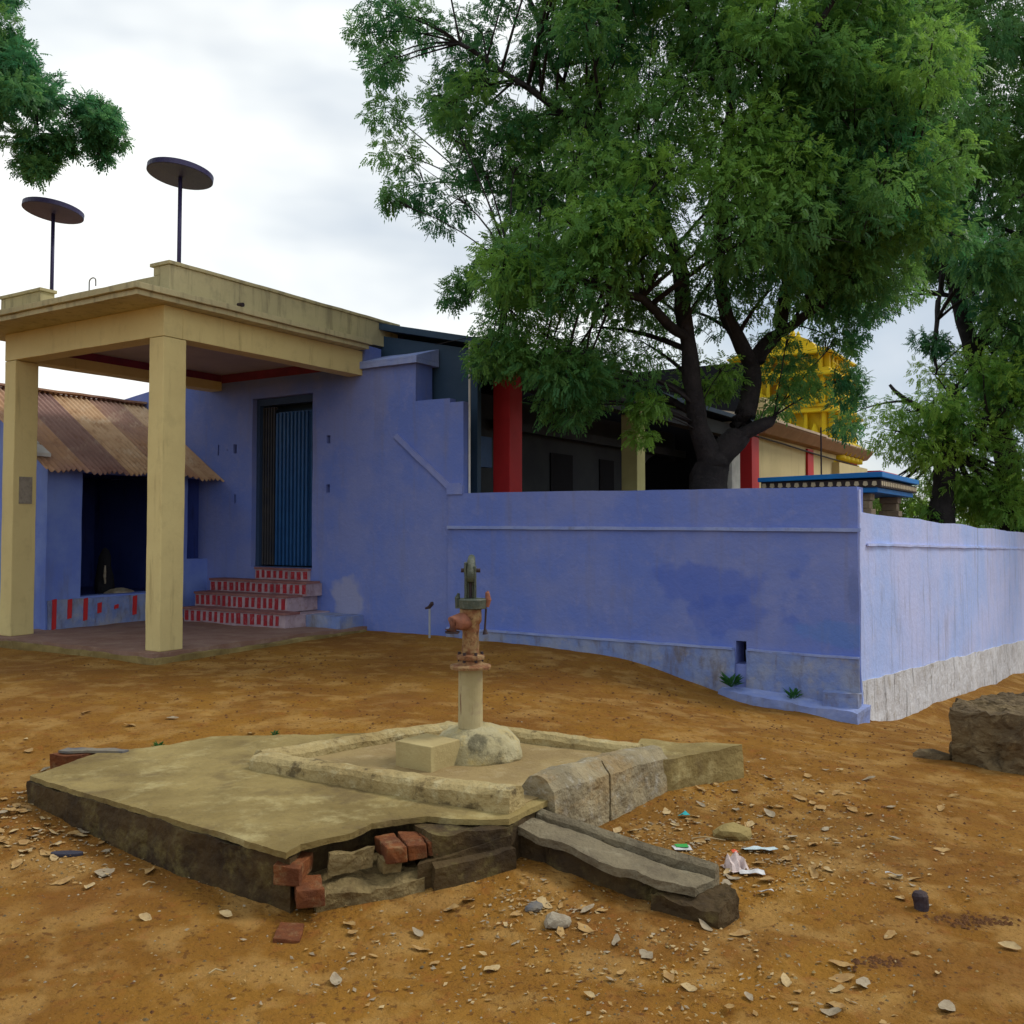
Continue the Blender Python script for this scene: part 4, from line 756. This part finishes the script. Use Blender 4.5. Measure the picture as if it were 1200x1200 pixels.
# crumbs and tiny debris
g = G(I); rs = random.Random(5)
def crumb(x, y, r, z=None):
    b = len(g.v); z = on(x, y) if z is None else z
    pts = [Vector((math.cos(t) * r * rs.uniform(.6, 1.2), math.sin(t) * r * rs.uniform(.6, 1.2), 0)) for t in (0, 1.25, 2.5, 3.8, 5)]
    g.v += [Vector((x, y, z)) + p for p in pts] + [Vector((x, y, z + r * rs.uniform(.3, .9)))]
    g.f += [[b + i, b + (i + 1) % 5, b + 5] for i in range(5)]; g.mi += [g.m] * 5
for _ in range(3600):
    q = rs.random()
    if q < .45: x, y = rs.uniform(-2.4, 2.6), 2.8 + abs(rs.gauss(0, 1.6))
    elif q < .7: x, y = rs.gauss(1.1, .6), rs.gauss(4.7, .6)
    elif q < .85: x, y = rs.gauss(.5, .5), rs.gauss(3.75, .35)
    else: x, y = rs.gauss(-1.7, .8), rs.gauss(4.5, .5)
    if any(in_poly(x, y, b_) for b_ in block_z[:1]): continue
    g.m = rs.choice((0, 0, 0, 1, 2, 2)); crumb(x, y, min(.012, abs(rs.gauss(.003, .0022)) + .0015))
g.m = 3
for _ in range(4200):
    x, y = rs.uniform(-4.5, 4.5), rs.uniform(2.8, 10.5)
    if abs(x / y) > .6 or any(in_poly(x, y, b_) for b_ in block_z): continue
    c_ = noise.noise(Vector((x, y, 4)) * 1.1)
    if c_ < rs.uniform(-.5, .3): continue
    crumb(x, y, rs.uniform(.003, .010) * (1 + max(0, y - 4) * .18))
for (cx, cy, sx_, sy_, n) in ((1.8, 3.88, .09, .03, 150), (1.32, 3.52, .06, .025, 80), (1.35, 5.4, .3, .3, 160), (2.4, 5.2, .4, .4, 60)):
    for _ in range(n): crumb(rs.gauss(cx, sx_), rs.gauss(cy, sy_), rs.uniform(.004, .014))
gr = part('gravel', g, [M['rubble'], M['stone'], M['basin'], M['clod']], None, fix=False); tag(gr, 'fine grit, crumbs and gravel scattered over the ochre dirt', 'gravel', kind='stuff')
# bits of shredded dry leaf
g = G(I)
for _ in range(2600):
    c, sg_, n = zones[rs.choice((0, 1, 2, 3, 4, 4, 5, 5, 5, 6, 6, 7, 8, 9, 11))]
    x, y = rs.gauss(c[0], sg_[0] * 1.1), rs.gauss(c[1], sg_[1] * 1.1)
    if y < 2.9 or any(in_poly(x, y, b_) for b_ in block_z): continue
    r = rs.uniform(.004, .016); t = rs.uniform(0, 6.28); z = on(x, y) + .003; b = len(g.v); el = rs.uniform(.25, .6)
    for a, b2 in ((1, 0), (0, el), (-1, 0), (0, -el)): g.v.append(Vector((x + r * (a * math.cos(t) - b2 * math.sin(t)), y + r * (a * math.sin(t) + b2 * math.cos(t)), z + rs.uniform(0, .008))))
    g.f.append([b, b + 1, b + 2, b + 3]); g.mi.append(rs.randrange(3))
lt = part('leaf_litter', g, [M['dry1'], M['dry2'], M['dry3']], None, fix=False); tag(lt, 'shredded bits of dry leaf strewn over the dirt', 'leaf litter', kind='stuff')

# ------------------------------------------------------------------ trees
rng = np.random.default_rng(4)
def spray_template(pairs=4, L_=.125, ll=.050, lw=.025):
    v = []
    for i in range(pairs):
        x = L_ * (.18 + .82 * i / pairs)
        for s in (-1, 1):
            dx, dy = ll * .55, s * ll * .83; nx_, ny_ = -dy / ll, dx / ll; dz = -ll * .25
            b = (x, 0, 0); tip = (x + dx, dy, dz); mid = (x + dx * .45, dy * .45, dz * .3)
            v += [b, (mid[0] + nx_ * lw / 2, mid[1] + ny_ * lw / 2, mid[2] + .003), tip, (mid[0] - nx_ * lw / 2, mid[1] - ny_ * lw / 2, mid[2] + .003)]
    x = L_; v += [(x, 0, 0), (x + ll * .45, lw / 2, 0), (x + ll, 0, -ll * .2), (x + ll * .45, -lw / 2, 0)]
    return np.array(v)
TMP = spray_template()
def poly_sample(P_, n):
    a = np.array(P_); lo, hi = a.min(0), a.max(0); out_ = []
    while len(out_) < n:
        x, y = rng.uniform(lo, hi)
        if in_poly(x, y, P_): out_.append((x, y))
    return out_
def crown_mesh(clumps, mat_, scale=1.0, droop=.55):
    allv = []; tint = []; q = len(TMP) // 4
    for (c, r, n, tn) in clumps:
        d = rng.normal(size=(n, 3)); d /= np.linalg.norm(d, axis=1)[:, None]
        rad = r * rng.uniform(.25, 1, n) ** .6; pos = np.array(c) + d * rad[:, None] * np.array([1.05, 1.05, .8])
        ax = d * .7 + np.array([0, 0, -droop]) + rng.normal(size=(n, 3)) * .75; ax /= np.linalg.norm(ax, axis=1)[:, None]
        up = np.array([0, 0, 1.]) + rng.normal(size=(n, 3)) * .45
        sd__ = np.cross(up, ax); sd__ /= np.linalg.norm(sd__, axis=1)[:, None] + 1e-9; nn = np.cross(ax, sd__)
        sc = scale * rng.uniform(.7, 1.2, n)
        v = TMP[None] * (sc * .88)[:, None, None]
        w_ = pos[:, None] + v[..., 0:1] * ax[:, None] + v[..., 1:2] * sd__[:, None] + v[..., 2:3] * nn[:, None]
        curve = (v[..., 0:1] ** 2) * np.array([0, 0, -1.1]); w_ = w_ + curve
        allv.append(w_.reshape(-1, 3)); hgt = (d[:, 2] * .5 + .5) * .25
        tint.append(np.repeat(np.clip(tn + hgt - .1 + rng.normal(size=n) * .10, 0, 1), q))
    V_ = np.concatenate(allv); t_ = np.concatenate(tint); nf = len(V_) // 4
    me = bpy.data.meshes.new('crown'); me.vertices.add(len(V_)); me.loops.add(nf * 4); me.polygons.add(nf)
    me.vertices.foreach_set('co', V_.ravel().astype(np.float32)); me.loops.foreach_set('vertex_index', np.arange(nf * 4, dtype=np.int32))
    me.polygons.foreach_set('loop_start', np.arange(0, nf * 4, 4, dtype=np.int32)); me.update(calc_edges=True)
    at = me.attributes.new('tint', 'FLOAT', 'FACE'); at.data.foreach_set('value', t_.astype(np.float32)); me.materials.append(mat_)
    return me
def tree(name, base, limbs, zones_, leafm, label, cat='tree', group=None, scale=1.0, droop=.3, twig=.75):
    base = Vector(base); t_ = thing(name, base, label, cat, group)
    g = G(I); lp = []
    for li_, (pts, rad) in enumerate(limbs):
        rad = [v * (.82 if li_ else 1) for v in rad]
        fine = []; fr_ = []
        for i in range(len(pts) - 1):
            for k in range(5):
                s = k / 5; p = Vector(pts[i]).lerp(Vector(pts[i + 1]), s)
                fine.append(p + noise.noise_vector(p * 1.4) * .07); fr_.append(rad[i] + (rad[i + 1] - rad[i]) * s)
        fine.append(Vector(pts[-1])); fr_.append(rad[-1]); g.tube([tuple(p) for p in fine], fr_, 12, wob=.25); q_ = list(zip(fine, fr_)); lp += q_[int(len(q_) * (.6 if pts is limbs[0][0] else .12)):]
    clumps = []
    LP = np.array([tuple(p) for p, r in lp])
    for (P_, n, Yr, rr, ns__, tn) in zones_:
        for (x, z) in poly_sample(P_, n):
            y = rng.uniform(*Yr); c = Vector((x, y, z)); r = rng.uniform(*rr)
            tt = float(np.clip(rng.normal(tn, .22), 0, 1)); clumps.append(((x, y, z), r, int(DENS * ns__ * (r / rr[1]) ** 2 * rng.uniform(.75, 1.2)), tt))
            dd = np.linalg.norm(LP - np.array([x, y, z]) + np.array([0, 0, .6]), axis=1); i = int(dd.argmin()); a = Vector(LP[i]); d = (c - a)
            mid = a.lerp(c, .5) + Vector((0, 0, d.length * .12)) + noise.noise_vector(c) * .15
            pts = [a * (1 - s) ** 2 + mid * 2 * s * (1 - s) + c * s ** 2 for s in np.linspace(0, 1, 6)]
            if rr[1] < .3 and rng.random() < .65: continue
            r0 = min(.045, r * .085, lp[i][1] * .7) * min(1, .4 + d.length / 2.5); g.tube([tuple(p) for p in pts], [r0 + (.006 - r0) * s for s in np.linspace(0, 1, 6)], 5)
            for _ in range(5):
                e = c + Vector(rng.normal(size=3)) * r * .55; g.tube([tuple(pts[4]), tuple(pts[4].lerp(e, .5) + Vector((0, 0, .04))), tuple(e)], [.007, .005, .003], 4)
    part('trunk', g, M['bark'], t_, smooth=True, fix=False)
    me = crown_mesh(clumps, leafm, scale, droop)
    co = np.empty(len(me.vertices) * 3, np.float32); me.vertices.foreach_get('co', co); co = co.reshape(-1, 3) - np.array(base, dtype=np.float32); me.vertices.foreach_set('co', co.ravel()); me.update()
    o = bpy.data.objects.new('crown', me); COL.objects.link(o); o.parent = t_; return t_
S12 = 94.2; DENS = 2.3
def q12(pts, s=S12): return [((x - 600) / s, 1.55 + (620 - y) / s) for x, y in pts]     # crown drawings in centimetre-like units -> metres
lim = lambda *p: [((x - 600) / S12, Y, 1.55 + (620 - y) / S12) for x, y, Y in p]
main_limbs = [
    (lim((822, 790, 12), (830, 620, 12), (838, 560, 12), (842, 535, 12)), [.36, .27, .23, .21]),
    (lim((840, 545, 12), (818, 500, 11.9), (806, 450, 11.8), (803, 395, 11.7), (790, 320, 11.5), (760, 240, 11.4), (700, 170, 11.5), (620, 110, 11.6), (540, 60, 11.6)), [.2, .15, .13, .12, .11, .09, .07, .05, .03]),
    (lim((842, 540, 12), (868, 510, 12), (882, 470, 12.1), (888, 425, 12.2), (915, 385, 12.3), (945, 300, 12.4), (975, 200, 12.4), (1000, 60, 12.4), (1010, -80, 12.4)), [.2, .19, .15, .14, .12, .1, .08, .06, .03]),
    (lim((888, 425, 12.2), (855, 370, 12), (835, 300, 11.6), (838, 200, 11.3), (850, 80, 11.3), (840, -100, 11.3)), [.12, .10, .09, .075, .05, .03]),
    (lim((862, 515, 12), (885, 503, 11.9), (900, 495, 11.9), (906, 488, 11.9)), [.12, .11, .09, .05]),
    (lim((803, 400, 11.7), (740, 370, 11.0), (670, 360, 10.6), (600, 350, 10.6)), [.09, .06, .045, .025]),
    (lim((915, 385, 12.3), (960, 360, 11.8), (1010, 300, 11.4), (1050, 220, 11.4)), [.08, .06, .05, .03]),
    (lim((790, 320, 11.5), (720, 250, 12.6), (640, 200, 13.0), (560, 180, 13.2)), [.07, .055, .04, .02]),
    (lim((700, 170, 11.5), (650, 70, 12), (610, -60, 12.2)), [.06, .045, .03]),
    (lim((838, 200, 11.3), (900, 130, 10.6), (940, 60, 10.2)), [.06, .045, .03]),
]
dense = q12([(610, 215), (580, 270), (565, 320), (580, 380), (600, 400), (625, 430), (650, 460), (700, 475), (745, 470), (775, 430), (800, 400), (860, 370), (940, 350), (1010, 345), (1060, 300), (1060, 0), (1000, -180), (640, -180), (640, 60), (640, 170)])
left_sp = q12([(445, 20), (425, 60), (440, 110), (460, 170), (465, 205), (490, 225), (530, 262), (600, 240), (640, 150), (640, -120), (470, -60)])
low_l = q12([(562, 350), (560, 430), (568, 470), (585, 450), (620, 415), (625, 462), (655, 485), (700, 492), (720, 455), (640, 420)])
tail = q12([(728, 480), (735, 525), (750, 528), (762, 480)])
overy = q12([(855, 400), (860, 480), (900, 500), (960, 440), (1005, 420), (1010, 500), (990, 395), (930, 370)])
trunkleaf = q12([(800, 420), (815, 480), (850, 500), (860, 440), (840, 400)])
zs_main = [
    (dense, 190, (10.6, 13.6), (.34, .60), 175, .34),
    (dense, 60, (9.9, 10.9), (.32, .50), 140, .55),
    (q12([(880, 60), (1080, 20), (1085, 330), (1000, 365), (930, 350), (880, 250)]), 70, (11, 13.4), (.32, .52), 165, .42),
    (left_sp, 46, (10.8, 12.6), (.22, .40), 95, .15),
    (low_l, 16, (10.5, 11.6), (.28, .42), 110, .45),
    (tail, 4, (10.9, 11.3), (.14, .2), 50, .7),
    (overy, 16, (11.5, 12.6), (.12, .24), 36, .4),
    (q12([(975, 385), (1020, 375), (1025, 440), (1000, 520), (985, 500)]), 11, (11.6, 12.6), (.12, .2), 34, .15),
    (trunkleaf, 6, (11.6, 12.6), (.15, .26), 45, .8),
    (q12([(520, 335), (530, 365), (550, 360), (545, 330)]), 3, (10.8, 11.4), (.14, .2), 50, .2),
    (q12([(450, 245), (460, 262), (470, 240)]), 2, (11, 11.6), (.1, .14), 30, .2),
    (q12([(500, 150), (620, 160), (640, 215), (560, 215)]), 6, (11, 12.6), (.2, .34), 60, .3),
]
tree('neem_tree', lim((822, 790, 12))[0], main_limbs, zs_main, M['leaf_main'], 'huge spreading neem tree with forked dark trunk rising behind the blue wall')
# dark tree at upper right
lim15 = lambda *p: [((x - 600) / 60., Y + 4, 1.55 + (620 - y) / 60.) for x, y, Y in p]
q15 = lambda pts: q12(pts, 60.)
tree('neem_tree', lim15((1192, 760, 15))[0], [(lim15((1192, 760, 15), (1192, 600, 15), (1180, 500, 15), (1150, 420, 15), (1110, 300, 14.6), (1090, 150, 14.4), (1100, 0, 14.4)), [.3, .24, .2, .16, .12, .08, .04]),
      (lim15((1150, 420, 15), (1200, 300, 15), (1240, 150, 15), (1250, 0, 15)), [.14, .1, .08, .04]), (lim15((1110, 300, 14.6), (1085, 360, 14.2), (1076, 420, 14.1), (1080, 445, 14.1)), [.08, .06, .045, .02]), (lim15((1110, 300, 14.6), (1180, 240, 14), (1260, 170, 14)), [.07, .05, .03])],
     [(q15([(1005, -150), (1000, 80), (1005, 200), (1010, 340), (1040, 372), (1090, 365), (1120, 410), (1160, 430), (1200, 440), (1330, 450), (1350, -150)]), 215, (16.6, 21), (.45, .78), 185, .45),
      (q15([(1065, 400), (1070, 420), (1085, 425), (1090, 405)]), 3, (18, 18.4), (.2, .26), 40, .1),
      (q15([(1130, 420), (1150, 470), (1200, 500), (1250, 500), (1200, 430)]), 3, (17.6, 19), (.4, .6), 110, .2)],
     M['leaf_dark'], 'dark leaved tree filling the upper right corner beyond the side wall', scale=1.45)
# bright background tree at right
lim18 = lambda *p: [((x - 600) / 62.8, Y, 1.55 + (620 - y) / 62.8) for x, y, Y in p]
q18 = lambda pts: q12(pts, 62.8)
tree('background_tree', lim18((1100, 720, 18))[0], [(lim18((1100, 720, 18), (1102, 600, 18), (1112, 550, 18), (1112, 500, 18), (1120, 450, 18)), [.3, .22, .18, .15, .08]), (lim18((1112, 540, 18), (1150, 490, 17.6), (1190, 470, 17.5)), [.13, .1, .05]), (lim18((1112, 510, 18), (1075, 470, 18), (1045, 450, 18)), [.09, .07, .03])],
     [(q18([(1035, 450), (1025, 500), (1035, 545), (1060, 570), (1100, 520), (1160, 560), (1230, 560), (1250, 450), (1130, 425), (1070, 432)]), 46, (16.8, 19.5), (.35, .6), 95, .5),
      (q18([(1120, 560), (1130, 610), (1250, 640), (1260, 560)]), 22, (17.5, 20), (.35, .55), 100, .35),
      (q18([(1060, 560), (1050, 600), (1100, 620), (1110, 580)]), 8, (18, 20), (.25, .42), 60, .4)],
     M['leaf_bright'], 'bright green background tree with leaning trunk beyond the side wall', scale=1.2)
# overhanging tree at top left
lim9 = lambda *p: [((x - 600) / 118., Y, 1.55 + (620 - y) / 118.) for x, y, Y in p]
q9 = lambda pts: q12(pts, 118.)
tree('overhanging_tree', lim9((-330, 800, 9.6))[0], [(lim9((-330, 800, 9.6), (-320, 500, 9.6), (-260, 250, 9.6), (-150, 120, 9.5), (-40, 110, 9.4), (60, 120, 9.4)), [.3, .25, .2, .13, .08, .03]), (lim9((-260, 250, 9.6), (-280, 50, 9.6), (-200, -120, 9.6)), [.15, .1, .05])],
     [(q9([(-180, -80), (10, -60), (28, 8), (16, 40), (20, 66), (52, 80), (74, 100), (88, 122), (60, 150), (40, 160), (8, 160), (-180, 160)]), 135, (8.8, 10.0), (.12, .22), 75, .2),
      (q9([(100, 128), (112, 112), (122, 130), (136, 148), (134, 158), (112, 170), (92, 160)]), 20, (9.1, 9.7), (.08, .13), 50, .2), (q9([(72, 165), (90, 165), (84, 190), (74, 184)]), 5, (9.2, 9.6), (.07, .11), 36, .2),
      (q9([(30, 165), (52, 170), (60, 205), (46, 222), (28, 205)]), 16, (9.2, 9.6), (.08, .13), 46, .2), (q9([(114, 178), (128, 178), (122, 190)]), 2, (9.2, 9.6), (.05, .08), 26, .2), (q9([(-400, -100), (-200, -150), (-180, 250), (-380, 300)]), 26, (8.7, 10.6), (.3, .5), 110, .3)],
     M['leaf_dark'], 'dark tree branch hanging into the top left corner of the sky', scale=.8, droop=.1)
# distant bushes closing the horizon
tree('roadside_bush', (14, 30, -1.5), [([(14, 30, -1.5), (14, 30, 1), (13, 30, 2)], [.2, .15, .08])], [([(8.5, -1), (9.0, 1.8), (13, 2.6), (20, 2.5), (20, -1)], 46, (28, 32), (.6, 1.0), 70, .4)], M['leaf_bright'], 'low green bushes far beyond the side wall at right', 'bush', scale=2.4)

# weeds
def weed(x, y, z, n, r, lab, seed, nm='weed'):
    rr = random.Random(seed); t_ = thing(nm, I(x, y, z), lab, 'weed'); g = G(I); st_ = G(I)
    for i in range(n):
        a = rr.uniform(0, 6.28); l = r * rr.uniform(.5, 1); h = r * rr.uniform(.3, 1.1); tip = Vector((x + l * math.cos(a), y + l * math.sin(a), z + h)); b0 = Vector((x, y, z)); s = Vector((-math.sin(a), math.cos(a), 0)) * r * .13
        st_.tube([tuple(b0), tuple(b0.lerp(tip, .5) + Vector((0, 0, .01)))], [.002, .001], 4); mid = b0.lerp(tip, .6) + Vector((0, 0, r * .12)); b = len(g.v)
        g.v += [b0.lerp(tip, .25), mid + s, tip, mid - s]; g.f.append([b, b + 1, b + 2, b + 3]); g.mi.append(0)
    part('leaves', g, M['weed'], t_, fix=False); part('stem', st_, M['weed'], t_)
p = T(3.6, -.2, 0); weed(p.x, p.y, -.02, 34, .14, 'small green weed growing below the drain hole in the blue wall', 2)
p = T(4.2, -.14, 0); weed(p.x, p.y, -.10, 16, .12, 'sparse grey green weed on the ledge near the wall corner', 3)
weed(-2.16, 5.95, .21, 26, .05, 'tiny green weed at the back left edge of the platform', 4)
weed(-1.55, 6.35, .2, 18, .04, 'tiny green weed on the dirt behind the platform', 5)
for o in COL.objects:
    if '_o' in o: del o['_o']
